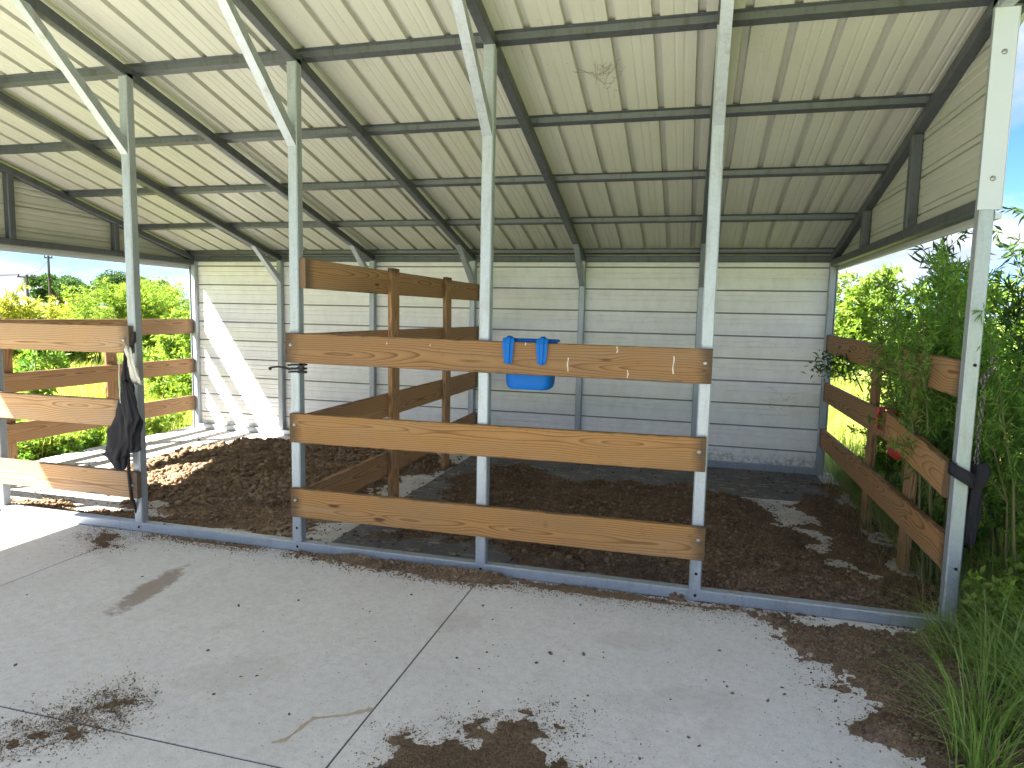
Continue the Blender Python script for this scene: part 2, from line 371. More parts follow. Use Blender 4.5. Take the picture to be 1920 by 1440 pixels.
def mat_mat():
    t = NT('rubber_mat'); P = world_pos(t)
    n = t.noise(P, 2.4, 6, 0.65); f = t.noise(P, 40, 4, 0.7); st = t.noise(t.mapping(P, (1, 3.0, 1)), 6, 6, 0.7)
    col = t.ramp(n, [(0.3, (0.085, 0.085, 0.088)), (0.7, (0.16, 0.155, 0.15))])
    dust = t.ramp(t.math('ADD', t.math('MULTIPLY', st, 0.7), t.math('MULTIPLY', f, 0.3)), [(0.545, 0), (0.60, 1)])
    col = t.mixc(t.math('MULTIPLY', dust, 0.8), col, (0.40, 0.34, 0.28))
    return t.done(t.bsdf(col, 0.8, 0, 0.3, f, 0.3, 0.004))
M['mat'] = mat_mat()
def mat_ground():
    t = NT('field_ground'); P = world_pos(t)
    n = t.noise(P, 0.7, 6, 0.6); f = t.noise(P, 14, 5, 0.7)
    col = t.ramp(n, [(0.3, (0.15, 0.21, 0.04)), (0.5, (0.21, 0.27, 0.055)), (0.7, (0.28, 0.30, 0.09))])
    col = t.mixc(t.math('MULTIPLY', f, 0.4), col, (0.10, 0.08, 0.04))
    return t.done(t.bsdf(col, 0.95, 0, 0.1, f, 0.8, 0.05))
M['ground'] = mat_ground()

# ================================================================== SETTING
# ground: one sheet to the horizon, sinking slightly under the slab
n = 60
gx = np.concatenate([np.linspace(-900, -30, 14), np.linspace(-25, 15, 60), np.linspace(20, 900, 14)])
gy = np.concatenate([np.linspace(-900, -20, 14), np.linspace(-15, 25, 60), np.linspace(30, 900, 14)])
GX, GY = np.meshgrid(gx, gy, indexing='ij')
def ground_z(x, y):
    d = np.maximum(np.maximum(-7.5-x, x-0.15), np.maximum(-9.4-y, y-3.7))
    return -0.09+np.clip(d, 0, 1.0)*0.03+np.where(d > 0.4, (fbm(x*0.5, y*0.5, 3)-0.5)*0.12*np.clip(d-0.4, 0, 1), 0)
GZ = ground_z(GX, GY)
idx = np.arange(GX.size).reshape(GX.shape)
F = np.stack([idx[:-1, :-1], idx[1:, :-1], idx[1:, 1:], idx[:-1, 1:]], -1).reshape(-1, 4)
g = obj('ground', mesh_np('ground', np.stack([GX, GY, GZ], -1).reshape(-1, 3), F, M['ground'], True)); tag(g, kind='structure')

# concrete floor: a bed with the poured slabs as pieces, joints recessed
bed = MB().box(-7.47, 0.13, -9.2, 3.62, -0.16, -0.004, 0.002)
M['joint'] = mat_flat('joint_filler', (0.075, 0.068, 0.06), 0.95)
floor = obj('concrete_floor', bed.mesh('concrete_bed', M['joint'])); tag(floor, kind='structure')
for x0, x1 in ((-7.48, -4.872), (-4.864, -2.426), (-2.418, 0.14)):
    for y0, y1 in ((-9.21, -5.404), (-5.396, -1.802), (-1.794, 3.63)):  # rearmost row is unseen, added to bounce sunlight into the barn
        obj('slab', MB().box(x0, x1, y0, y1, -0.044, 0.0, 0.0012).mesh('slab', M['concrete']), floor)

# ================================================================== BARN
barn = thing('metal_barn', 'open sided galvanised steel barn with white ribbed metal roof and back wall', 'barn')
steel = M['steel']
YC = T/2                                                # centre line of the front posts
def hexbolt(r=0.011, h=0.009, n=6):
    return MB().loft([[(r*math.cos(2*math.pi*i/n), r*math.sin(2*math.pi*i/n), z) for i in range(n)] for z in (0, h*0.7)] +
                     [[(r*0.75*math.cos(2*math.pi*i/n), r*0.75*math.sin(2*math.pi*i/n), h) for i in range(n)]])
BOLT = hexbolt().mesh('bolt', M['bolt'])
DOME = MB().loft([[(r*math.cos(2*math.pi*i/10), r*math.sin(2*math.pi*i/10), z) for i in range(10)] for r, z in ((0.013, 0), (0.012, 0.003), (0.008, 0.006), (0.003, 0.0075))]).mesh('bolt_head', M['bolt'], True)
HOLE = MB().loft([[(0.0085*math.cos(2*math.pi*i/12), 0.0085*math.sin(2*math.pi*i/12), z) for i in range(12)] for z in (0, 0.0006)]).mesh('bolt_hole', M['hole'])
FRONT = (math.pi/2, 0, 0)                               # +Z of the piece turned to -Y
# sills
def part(name, mb, mat=steel, parent=barn, smooth=False): return obj(name, mb.mesh(name, mat, smooth), parent)
XL, XR = px(0), px(6)
sill = part('base_rail', MB().bar((XL-T/2, YC, T/2+0.001), (XR+T/2, YC, T/2+0.001), T, T))
part('base_rail', MB().bar((XL-T/2, DEP, T/2+0.001), (XR+T/2, DEP, T/2+0.001), T, T))
for k in range(7):
    x = px(k)
    post = part('post', MB().bar((x, YC, T+0.001), (x, YC, raf(0)+0.02), T, T, (0, 1, 0)))
    obj('bolt_hole', HOLE, sill, (x+0.004, -0.0004, 0.034), FRONT)
    obj('anchor_bolt', BOLT, sill, (x+0.19, YC-0.004, T+0.001))
    if k == 6:
        for hz in (1.335, 0.815, 0.33): obj('bolt_hole', HOLE, post, (x+0.008, -0.0004, hz), FRONT)
    if k in (3, 5):
        obj('bolt_hole', HOLE, post, (x+0.003, -0.0004, 0.155), FRONT)
    part('post', MB().bar((x, DEP, T+0.001), (x, DEP, raf(DEP)+0.01), T, T, (0, 1, 0)))
    part('post', MB().bar((x, REAR-YC, 0.001), (x, REAR-YC, raf(REAR)+0.01), T, T, (0, 1, 0)))  # unseen post, added to carry the rear slope
    # rafters, two slopes (the rear one added, unseen)
    up = T/2+0.001
    part('rafter', MB().bar((x, DEP+0.10, raf(DEP+0.10)+up), (x, RIDGE, raf(RIDGE)+up), T, T), M['shaded_grimy'])
    part('rafter', MB().bar((x, REAR-0.08, raf(REAR-0.08)+up), (x, RIDGE-0.002, raf(RIDGE)+up), T, T))  # added, unseen rear slope
    # knee braces of bent channel
    w = 0.027
    def brace(P):
        part('knee_brace', MB().loft([[(x+s*w, a, b) for a, b in P] for s in (-1, 1)]))
    y0, z0, L = -0.0005, 2.50, 0.66
    if 0 < k < 6: brace([(y0, z0), (y0, z0+0.085), (-L+0.035, raf(-L+0.035)), (-L-0.055, raf(-L-0.055))])
    if 1 <= k <= 5:
        yb, zb = DEP-T/2-0.0005, 1.84
        ya = 3.03
        brace([(yb, zb), (ya-0.05, raf(ya-0.05)), (ya+0.05, raf(ya+0.05)), (yb, zb+0.085)])
part('eave_rail', MB().bar((XL, DEP-0.001, HB+0.03), (XR, DEP-0.001, HB+0.03), T*0.9, T), M['shaded_grimy'])
# purlins (hat channels) over the rafters
RT = 0.0655                                            # rafter top above its underside
for yy in (0.105, 0.945, 1.79, 2.63, 3.44, -0.735, -1.575, -2.4, -3.2, -3.95):
    zb = raf(yy)+RT; s = -SL if yy > RIDGE else SL
    pr = [(-0.052, 0.0), (-0.026, 0.0), (-0.022, 0.032), (0.022, 0.032), (0.026, 0.0), (0.052, 0.0), (0.052, 0.003), (0.029, 0.003), (0.025, 0.036), (-0.025, 0.036), (-0.029, 0.003), (-0.052, 0.003)]
    pr = [(a, 0.037-b) for a, b in pr][::-1]
    part('purlin', MB().loft([[(x, yy+a, zb+b+a*s) for a, b in pr] for x in (XL-0.12, XR+0.12)]), M['shaded_grimy'])
# ribbed sheet: profile (across, depth) of one 9 inch module
PITCH = 0.2286
MOD = [(0.0, 0.0), (0.048, 0.0), (0.054, 0.0025), (0.062, 0.0025), (0.068, 0.0), (0.098, 0.0), (0.104, 0.0025), (0.112, 0.0025), (0.118, 0.0), (0.168, 0.0), (0.173, 0.030), (0.207, 0.030), (0.212, 0.0)]
WMOD = [(0.0, 0.0), (0.048, 0.0), (0.053, 0.005), (0.063, 0.005), (0.068, 0.0), (0.098, 0.0), (0.103, 0.005), (0.113, 0.005), (0.118, 0.0), (0.158, 0.0), (0.159, 0.016), (0.173, 0.016), (0.174, 0.001), (0.202, 0.001), (0.203, 0.0095), (0.211, 0.0095), (0.212, 0.0)]
def profile(length, start=0.0, MOD=MOD):
    P = []; k = 0
    while True:
        for a, d in MOD:
            s = k*PITCH+a+start
            if s > length: P.append((length, 0.0)); return P
            if s >= 0: P.append((s, d))
        k += 1
RTOP = RT+0.0385
def roof_panel(x0, w, ya, yb):
    pr = profile(w+0.02); V = []; F = []
    for (a, d) in pr:
        for y in (ya, yb): V.append((x0+a, y, raf(y)+RTOP+d))
    for i in range(len(pr)-1): F.append((2*i, 2*i+1, 2*i+3, 2*i+2))
    me = MB().add(V, F).mesh('roof_panel', M['roof']); return obj('roof_panel', me, barn)
x = XL-0.145; i = 0
while x < XR+0.14:
    w = min(4*PITCH, XR+0.145-x)
    o = roof_panel(x, w, 3.66, RIDGE); o.location.z = 0.0012*(i % 2)
    o = roof_panel(x, w, REAR-0.1, RIDGE); o.location.z = 0.0012*(i % 2)  # unseen rear slope, added and sized to control the light inside
    x += 4*PITCH; i += 1
part('ridge_cap', MB().loft([[(XL-0.15, y, z) for y, z in ((RIDGE-0.15, raf(RIDGE-0.15)+RTOP+0.026), (RIDGE, raf(RIDGE)+RTOP+0.03), (RIDGE+0.15, raf(RIDGE+0.15)+RTOP+0.026))],
     [(XR+0.15, y, z) for y, z in ((RIDGE-0.15, raf(RIDGE-0.15)+RTOP+0.026), (RIDGE, raf(RIDGE)+RTOP+0.03), (RIDGE+0.15, raf(RIDGE+0.15)+RTOP+0.026))]], close=False), M['trim'])
for xs, s in ((XL, -1), (XR, 1)):
    for ya, yb in ((3.67, RIDGE), (REAR-0.11, RIDGE)):  # second run edges the added, unseen rear slope
        pts = []
        for y in (ya, yb):
            z = raf(y)+RTOP
            pts.append([(xs+s*0.150, y, z+0.024), (xs+s*0.153, y, z-0.07), (xs+s*0.125, y, z-0.07), (xs+s*0.125, y, z-0.066), (xs+s*0.148, y, z-0.066), (xs+s*0.145, y, z+0.024)])
        part('rake_trim', MB().loft(pts), M['trim'])
M['seam'] = mat_flat('painted_groove_shade', (0.27, 0.26, 0.24), 0.9, 0, 0.5, 9, 0.2)  # dark tone that paints the shade of the wall grooves
def paint_groove_shade(o, pr):
    o.data.materials.append(M['seam'])  # painted groove shade
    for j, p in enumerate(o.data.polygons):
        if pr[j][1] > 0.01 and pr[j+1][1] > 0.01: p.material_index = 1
# back wall sheets (three courses, horizontal ribs swelling outward)
YW = DEP+T/2+0.002
for i, (z0, z1) in enumerate(((0.05, 0.05+4*PITCH), (0.05+4*PITCH, 0.05+8*PITCH), (0.05+8*PITCH, HB+0.088))):
    pr = profile(z1-z0, 0.0, WMOD); V = []; F = []
    for a, d in pr:
        for xx in (XL-0.03, XR+0.03): V.append((xx, YW+d+0.0015*i, z0+a))
    for j in range(len(pr)-1): F.append((2*j, 2*j+1, 2*j+3, 2*j+2))
    paint_groove_shade(obj('wall_panel', MB().add(V, F).mesh('wall_panel', M['wall']), barn), pr)
part('base_trim', MB().box(XL-0.03, XR+0.03, YW-0.004, YW+0.02, -0.03, 0.052, 0.002), M['trim'])
# gable ends: beam, studs, ribbed sheet above the beam; the aisle gable sits higher
for xs, s in ((XL, -1), (XR, 1)):
    part('gable_beam', MB().bar((xs, T+0.001, 2.085), (xs, DEP-T/2-0.001, 2.085), T, T), M['shaded_grimy'])
    part('gable_beam', MB().bar((xs, -0.001, 2.985), (xs, REAR+0.001, 2.985), T*0.95, T))
    for yy in (1.17, 2.32):
        part('gable_stud', MB().bar((xs, yy, 2.085+T/2), (xs, yy, raf(yy)+0.005), T*0.98, T, (0, 1, 0)), M['shaded_grimy'])
    def gable(yend, z0, ya_fun, h, i):
        pr = profile(h, 0.0, WMOD); V = []; F = []
        for a, d in pr:
            y1, y2 = ya_fun(z0+a)
            for yy in (y1, y2): V.append((xs+s*(T/2+0.002+d), yy, z0+a))
        for j in range(len(pr)-1): F.append((2*j, 2*j+1, 2*j+3, 2*j+2))
        obj('gable_panel', MB().add(V, F).mesh('gable_panel', M['roof']), barn)
    top = lambda z: (HF+RTOP-0.01-z)/SL
    h0 = 2.03
    gable(0, h0, lambda z: (0.003, max(0.004, min(DEP+0.03, top(z)))), HF+RTOP-0.01-h0, 0)
    h1 = 2.965; hr = raf(RIDGE)+RTOP-0.01-h1
    gable(0, h1, lambda z: (max(REAR, 2*RIDGE-top(z)), min(-0.012, top(z))), hr, 1)
    part('gable_trim', MB().box(min(xs+s*0.034, xs+s*0.062), max(xs+s*0.034, xs+s*0.062), 0.0, DEP+0.03, 2.018 if s > 0 else 2.0, 2.048, 0.002), M['trim'])
    # corner trim on the front post
    tr = part('corner_trim', MB().box(min(xs-s*0.044, xs+s*0.054), max(xs-s*0.044, xs+s*0.054), -0.006, -0.001, 2.06, 2.955, 0.0015), M['trim'])
    part('corner_trim', MB().box(min(xs+s*0.0545, xs+s*0.058), max(xs+s*0.0545, xs+s*0.058), -0.006, 0.05, 2.06, 2.955, 0.0015), M['trim'])
    for hz in (2.20, 2.76): obj('bolt', DOME, tr, (xs+s*0.008, -0.006, hz), FRONT)
# white back corner trims
for xs, s in ((XL, -1), (XR, 1)):
    part('corner_trim', MB().box(min(xs+s*0.034, xs+s*0.040), max(xs+s*0.034, xs+s*0.040), DEP-0.045, DEP+0.06, 0.0, 2.03, 0.0015), M['trim'])

# ================================================================== BOARD FENCES
BH, BT = 0.181, 0.038
def board_mesh(L, h=BH, th=BT, seed=0, c=0.004):
    rs = np.random.default_rng(seed); nseg = max(3, int(L/0.25)); rings = []
    ph = rs.uniform(0, 6, 3); am = rs.uniform(0.001, 0.004, 2)
    for i in range(nseg+1):
        x = -L/2+L*i/nseg; f = i/nseg
        oy = am[0]*math.sin(3.1*f+ph[0]); oz = am[1]*math.sin(3.1*f+ph[1])
        a, b = th/2, h/2
        pr = [(-a+c, -b), (a-c, -b), (a, -b+c), (a, b-c), (a-c, b), (-a+c, b), (-a, b-c), (-a, -b+c)]
        rings.append([(x, oy+p, oz+q) for p, q in pr])
    return MB().loft(rings).mesh('board', M['wood'])
bs = [100]
def board(name, p, q, parent, tint=(1, 1, 1), h=BH, th=BT, turn=0.0):
    """board from p to q (centre line); p->q is its length"""
    p = Vector(p); q = Vector(q); d = q-p; L = d.length; bs[0] += 1
    o = obj(name, board_mesh(L, h, th, bs[0]), parent)
    X = d.normalized()
    ref = Vector((0, 0, 1)) if abs(X.z) < 0.9 else Vector((1, 0, 0))
    Y = ref.cross(X).normalized(); Z = X.cross(Y)
    mm = Matrix.Identity(4)
    for i in range(3): mm[i][0] = X[i]; mm[i][1] = Y[i]; mm[i][2] = Z[i]; mm[i][3] = ((p+q)/2)[i]
    o.matrix_world = mm @ Matrix.Rotation(turn, 4, 'X')
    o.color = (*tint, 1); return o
def bolt_at(parent, loc, rot=FRONT):
    o = obj('bolt', DOME, parent); o.matrix_world = Matrix.Translation(loc) @ Matrix.Rotation(rot[0], 4, 'X') @ Matrix.Rotation(rot[1], 4, 'Y')
    return o
def zc(top): return top-BH/2
YB = -BT/2-0.0015
# middle front fence
ff = thing('board_fence', 'three long orange brown boards across the middle front posts, blue feeder on the top one', 'fence')
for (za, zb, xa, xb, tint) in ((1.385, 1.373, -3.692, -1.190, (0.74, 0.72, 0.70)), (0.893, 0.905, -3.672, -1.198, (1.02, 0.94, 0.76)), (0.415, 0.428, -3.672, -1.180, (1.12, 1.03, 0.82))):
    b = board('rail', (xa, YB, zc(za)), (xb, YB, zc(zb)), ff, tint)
    for xx, zz in ((xa+0.035, za-0.07), (xb-0.035, zb-0.075)): bolt_at(ff, (xx, YB-BT/2, zz))
M['lime'] = mat_flat('bird_lime', (0.72, 0.69, 0.62), 0.9, 0, 0.3, 60)
for xx, z1, z0 in ((-1.945, 1.30, 1.225), (-1.68, 1.37, 1.335), (-1.385, 1.33, 1.235), (-1.62, 1.245, 1.205), (-2.185, 1.375, 1.36), (-2.07, 1.38, 1.37), (-2.285, 1.31, 1.285), (-3.02, 1.35, 1.338), (-2.75, 1.345, 1.338)):
    ww = 0.0035; yq = YB-BT/2-0.0022; R = []
    for f in np.linspace(0, 1, 6):
        zz = z1+(z0-z1)*f; ox = 0.002*math.sin(f*7+xx*9); wv = ww*(0.5+0.6*abs(math.sin(f*5+xx*20)))
        R.append([(xx+ox-wv, yq+0.004, zz), (xx+ox, yq, zz), (xx+ox+wv, yq+0.004, zz)])
    obj('bird_dropping', MB().loft(R).mesh('bird_dropping', M['lime']), ff)
# left front fence
lf = thing('board_fence', 'three pale sunlit boards across the left front posts, black jacket hanging at their end', 'fence')
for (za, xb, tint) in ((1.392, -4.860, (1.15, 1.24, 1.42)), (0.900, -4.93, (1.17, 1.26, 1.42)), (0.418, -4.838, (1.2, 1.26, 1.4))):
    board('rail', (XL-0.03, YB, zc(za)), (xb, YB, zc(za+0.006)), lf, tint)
    bolt_at(lf, (xb-0.04, YB-BT/2, za-0.085))
# left side fence
ls = thing('board_fence', 'brown board fence closing the left end of the shed against the field', 'fence')
for za in (1.388, 0.895, 0.425):
    board('rail', (-7.330, 0.07, zc(za)), (-7.330, 3.455, zc(za)), ls, (1.0, 1.02, 1.08))
for yy in (1.08, 2.25):
    board('fence_post', (-7.370, yy, -0.1), (-7.370, yy, 1.385), ls, (1.0, 1.0, 1.05), 0.14, BT, math.pi/2)
# partition between the stalls
pf = thing('board_fence', 'tall dark brown board partition running back between the two stalls', 'fence')
XP = px(3)+T/2+BT/2+0.0015
for za in (1.842, 1.382, 0.880, 0.415):
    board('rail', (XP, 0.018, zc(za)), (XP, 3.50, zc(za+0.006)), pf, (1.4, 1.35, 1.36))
for yy in (1.235, 2.43):
    board('fence_post', (XP+BT+0.001, yy, 0.002), (XP+BT+0.001, yy, 1.865), pf, (1.5, 1.42, 1.40), 0.14, BT, math.pi/2)
# right side fence, overgrown; its middle rail is broken in two
rf = thing('board_fence', 'weathered brown board fence on the right side, overgrown by green shrubs', 'fence')
tn = (1.1, 1.1, 1.12)
board('rail', (0.0, 0.067, zc(1.350)), (0.0, 3.46, zc(1.395)), rf, tn)
board('rail', (0.006, 0.95, zc(0.925)), (0.006, 3.46, zc(0.925)), rf, tn)
nr = board('rail', (-0.036, 0.067, zc(0.845)), (-0.034, 1.16, zc(0.955)), rf, (1.3, 1.25, 1.18)); nr['label'] = 'broken loose middle board with a chewed end'
board('rail', (0.0, 0.067, zc(0.462)), (0.0, 3.46, zc(0.478)), rf, (1.25, 1.18, 1.12))
for yy in (0.90, 1.84):
    board('fence_post', (0.045, yy, -0.1), (0.045, yy, 1.38), rf, tn, 0.14, BT, math.pi/2)

# ================================================================== FLOOR LITTER (stuff)
def poly_sd(x, y, poly):
    """signed distance, positive inside"""
    P = np.array(poly); d = np.full(x.shape, 1e9); ins = np.zeros(x.shape, bool)
    for i in range(len(P)):
        a = P[i]; b = P[(i+1) % len(P)]; e = b-a
        t = np.clip(((x-a[0])*e[0]+(y-a[1])*e[1])/(e@e), 0, 1)
        d = np.minimum(d, np.hypot(x-a[0]-t*e[0], y-a[1]-t*e[1]))
        c = ((a[1] > y) != (b[1] > y)) & (x < (b[0]-a[0])*(y-a[1])/(b[1]-a[1]+1e-12)+a[0]); ins ^= c
    return np.where(ins, d, -d)
phi = (1+5**0.5)/2
ICO_V = np.array([(-1, phi, 0), (1, phi, 0), (-1, -phi, 0), (1, -phi, 0), (0, -1, phi), (0, 1, phi), (0, -1, -phi), (0, 1, -phi), (phi, 0, -1), (phi, 0, 1), (-phi, 0, -1), (-phi, 0, 1)])/1.902
ICO_F = np.array([(0, 11, 5), (0, 5, 1), (0, 1, 7), (0, 7, 10), (0, 10, 11), (1, 5, 9), (5, 11, 4), (11, 10, 2), (10, 7, 6), (7, 1, 8), (3, 9, 4), (3, 4, 2), (3, 2, 6), (3, 6, 8), (3, 8, 9), (4, 9, 5), (2, 4, 11), (6, 2, 10), (8, 6, 7), (9, 8, 1)])
def lumps(x, y, z, r, rs, flat=0.7):
    N = len(x); a = rs.uniform(0, 6.28, N); ca, sa = np.cos(a), np.sin(a)
    V = ICO_V[None]*rs.uniform(0.72, 1.25, (N, 12, 1))*(r[:, None, None]*rs.uniform(0.45, 1.45, (N, 1, 3)))
    V[:, :, 2] *= flat
    X = V[:, :, 0]*ca[:, None]-V[:, :, 1]*sa[:, None]+x[:, None]; Y = V[:, :, 0]*sa[:, None]+V[:, :, 1]*ca[:, None]+y[:, None]; Z = V[:, :, 2]+z[:, None]
    VV = np.stack([X, Y, Z], -1).reshape(-1, 3); FF = (ICO_F[None]+12*np.arange(N)[:, None, None]).reshape(-1, 3)
    return VV, FF
def litter(name, label, poly, hmax, res, nl, lr, mat, seed, rough=0.22, soft=0.25, cover=0.0, spill=0.15, nz=3.0, strands=0):
    rs = np.random.default_rng(seed); P = np.array(poly)
    x0, y0 = P.min(0)-spill; x1, y1 = P.max(0)+spill
    nx, ny = int((x1-x0)/res)+1, int((y1-y0)/res)+1
    X, Y = np.meshgrid(np.linspace(x0, x1, nx), np.linspace(y0, y1, ny), indexing='ij')
    def height(X, Y):
        sd = poly_sd(X, Y, poly)+(fbm(X*nz, Y*nz, seed, 5)-0.5)*2*rough+cover+(fbm(X*24, Y*24, seed+3, 3)-0.5)*0.7*rough
        m = np.clip(sd/soft, -0.2, 1.0)
        hh = hmax*np.where(m > 0, m*(2-m), m*0.6)*(0.45+0.9*fbm(X*4, Y*4, seed+9, 3))
        return hh+(fbm(X*40, Y*40, seed+5, 3)-0.5)*np.minimum(0.03, hmax*0.7)*(m > -0.1)-0.004, sd
    Z, sd = height(X, Y)
    idx = np.arange(X.size).reshape(X.shape)
    Q = np.stack([idx[:-1, :-1], idx[1:, :-1], idx[1:, 1:], idx[:-1, 1:]], -1).reshape(-1, 4)
    keep = (Z.ravel()[Q].max(1) > 0.0005)
    Q = Q[keep]; Tq = np.concatenate([Q[:, [0, 1, 2]], Q[:, [0, 2, 3]]])
    V = np.stack([X, Y, Z], -1).reshape(-1, 3)
    used = np.unique(Tq); remap = np.full(len(V), -1); remap[used] = np.arange(len(used)); V = V[used]; Tq = remap[Tq]
    # lumps, thicker where the heap is thicker
    lx = rs.uniform(x0, x1, nl*4); ly = rs.uniform(y0, y1, nl*4); lz, ls_ = height(lx, ly)
    pr = np.clip((ls_+0.16)/0.3, 0, 1)**1.6
    sel = np.where(rs.uniform(0, 1, nl*4) < pr)[0][:nl]
    r = lr[0]+(lr[1]-lr[0])*rs.uniform(0, 1, len(sel))**2.2
    r = r*np.clip((ls_[sel]+0.20)/0.32, 0.25, 1)
    LV, LF = lumps(lx[sel], ly[sel], np.maximum(lz[sel], 0)+r*0.32, r, rs)
    Vs = [V, LV]; Fs = [Tq, LF+len(V)]; nv = len(V)+len(LV)
    ns = max(60, int(nl*0.10)); sx = rs.uniform(x0, x1, ns*4); sy = rs.uniform(y0, y1, ns*4); szz, ss = height(sx, sy)
    k = np.where(rs.uniform(0, 1, ns*4) < np.clip((ss+0.05)/0.2, 0, 1))[0][:ns]; n_ = len(k); a = rs.uniform(0, 6.28, n_); L = rs.uniform(0.012, 0.05, n_); w = rs.uniform(0.0008, 0.0018, n_)
    c = np.stack([sx[k], sy[k], np.maximum(szz[k], 0)+0.007], -1); d = np.stack([np.cos(a), np.sin(a), rs.normal(0, 0.15, n_)], -1)*L[:, None]/2; p = np.stack([-np.sin(a), np.cos(a), np.zeros(n_)], -1)*w[:, None]
    SV = np.stack([c-d-p, c-d+p, c+d+p, c+d-p], 1).reshape(-1, 3); j = nv+4*np.arange(n_)[:, None]
    nf_ = max(4000, int(nl*0.6)); gx_ = rs.uniform(x0-0.15, x1+0.15, nf_*3); gy_ = rs.uniform(y0-0.15, y1+0.15, nf_*3); hz, hs = height(gx_, gy_)
    k2 = np.where(rs.uniform(0, 1, nf_*3) < np.clip((hs+0.24)/0.28, 0, 1)**2.2)[0][:nf_]; n2 = len(k2); a2 = rs.uniform(0, 6.28, n2); fl = rs.uniform(0.0018, 0.0065, n2)*rs.uniform(0.5, 1.2, n2)
    c2_ = np.stack([gx_[k2], gy_[k2], np.maximum(hz[k2], 0)+0.002+0.003*rs.uniform(0, 1, n2)], -1); e1 = np.stack([np.cos(a2), np.sin(a2), rs.normal(0, 0.3, n2)], -1)*fl[:, None]; e2 = np.stack([-np.sin(a2), np.cos(a2), rs.normal(0, 0.3, n2)], -1)*fl[:, None]*0.55
    FV = np.stack([c2_-e1, c2_+e2, c2_+e1, c2_-e2], 1).reshape(-1, 3); j2 = nv+len(SV)+4*np.arange(n2)[:, None]
    FT = np.concatenate([j2+np.array([[0, 1, 2]]), j2+np.array([[0, 2, 3]])], 1).reshape(-1, 3)
    Vs.append(SV); Fs.append(np.concatenate([j+np.array([[0, 1, 2]]), j+np.array([[0, 2, 3]])], 1).reshape(-1, 3))
    Vs.append(FV); Fs.append(FT)
    o = obj(name, mesh_np(name, np.concatenate(Vs), np.concatenate(Fs), mat))
    return tag(o, label, 'manure', kind='stuff')
litter('manure_heap', 'heap of clumpy dry manure on the left stall floor, half in sun',
       [(-6.25, 1.35), (-6.45, 2.05), (-6.3, 2.75), (-5.75, 3.05), (-4.7, 3.0), (-3.75, 2.75), (-3.75, 1.5), (-4.1, 0.75), (-4.7, 0.5), (-5.4, 0.65)], 0.10, 0.018, 16000, (0.007, 0.030), M['manure'], 11, 0.40, 0.6, 0.0, 0.25, 4.0)
litter('manure_litter', 'thin brown litter trodden along the floor just inside the left front sill',
       [(-7.2, 0.12), (-7.2, 0.38), (-6.2, 0.42), (-5.3, 0.36), (-4.4, 0.62), (-3.8, 0.5), (-4.5, 0.2), (-5.1, 0.12)], 0.025, 0.012, 1800, (0.005, 0.018), M['manure'], 12, 0.2, 0.15)
litter('manure_bedding', 'dark brown manure bedding spread over the middle stall floor behind the boards',
       [(-3.15, 2.62), (-2.85, 2.75), (-2.4, 2.35), (-1.3, 2.45), (-0.75, 2.05), (-0.55, 1.4), (-0.45, 0.75), (-0.12, 0.45), (-0.1, 0.12), (-2.0, 0.12), (-2.5, 0.42), (-3.1, 0.5), (-3.15, 1.2), (-3.3, 1.9)], 0.085, 0.015, 30000, (0.004, 0.018), M['damp'], 13, 0.26, 0.45, 0.05, 0.25, 4.5)
litter('damp_soil', 'damp black soil and litter along the foot of the right side fence',
       [(-0.35, 2.6), (0.05, 2.9), (0.1, 0.05), (-0.12, 0.1), (-0.28, 0.9)], 0.035, 0.016, 2500, (0.004, 0.016), M['damp'], 14, 0.30, 0.2, 0.06, 0.35, 5.0)
litter('manure_crust', 'small loose patch of litter on the dark mat behind the second front post',
       [(-3.5, 0.2), (-3.42, 0.42), (-3.1, 0.62), (-3.05, 0.5), (-3.3, 0.3)], 0.03, 0.012, 300, (0.005, 0.014), M['manure'], 15, 0.07, 0.1)
litter('manure_litter', 'patchy brown litter streaked over the concrete in front of the left heap',
       [(-5.4, 0.45), (-5.0, 0.75), (-4.2, 1.0), (-3.72, 0.95), (-3.72, 0.22), (-4.4, 0.16), (-5.0, 0.2)], 0.03, 0.012, 3000, (0.004, 0.016), M['manure'], 31, 0.34, 0.2, -0.05, 0.2, 6.0)
litter('manure_ridge', 'low ridge of brown clumps lying along the front sill below the middle boards',
       [(-3.66, -0.012), (-3.05, -0.012), (-2.75, -0.012), (-2.3, -0.012), (-2.25, -0.07), (-2.42, -0.13), (-2.75, -0.10), (-3.1, -0.075), (-3.6, -0.04)], 0.05, 0.01, 2200, (0.006, 0.018), M['manure'], 16, 0.035, 0.08, 0.02, 0.08)
litter('manure_ridge', 'thin strip of dry litter along the sill right of the middle post',
       [(-2.2, -0.012), (-1.2, -0.012), (-0.85, -0.03), (-1.2, -0.11), (-1.6, -0.10), (-2.1, -0.08)], 0.018, 0.01, 2200, (0.002, 0.008), M['manure'], 17, 0.05, 0.06, 0.0, 0.08)
litter('manure_ridge', 'strip of tan litter along the sill between the two leftmost visible posts',
       [(-4.75, -0.01), (-3.9, -0.01), (-3.95, -0.05), (-4.4, -0.06), (-4.72, -0.04)], 0.025, 0.01, 700, (0.005, 0.014), M['manure'], 18, 0.03, 0.05, 0.0, 0.06)
litter('dirt_spread', 'brown dirt and litter covering the concrete corner beside the tall grass',
       [(-0.95, -0.05), (-0.1, -0.03), (0.3, -0.2), (0.3, -2.6), (-0.2, -2.6), (-0.42, -1.5), (-0.55, -1.05), (-0.66, -0.7), (-0.72, -0.4)], 0.04, 0.013, 16000, (0.0025, 0.010), M['soil'], 19, 0.25, 0.3, -0.02, 0.3, 5.0)
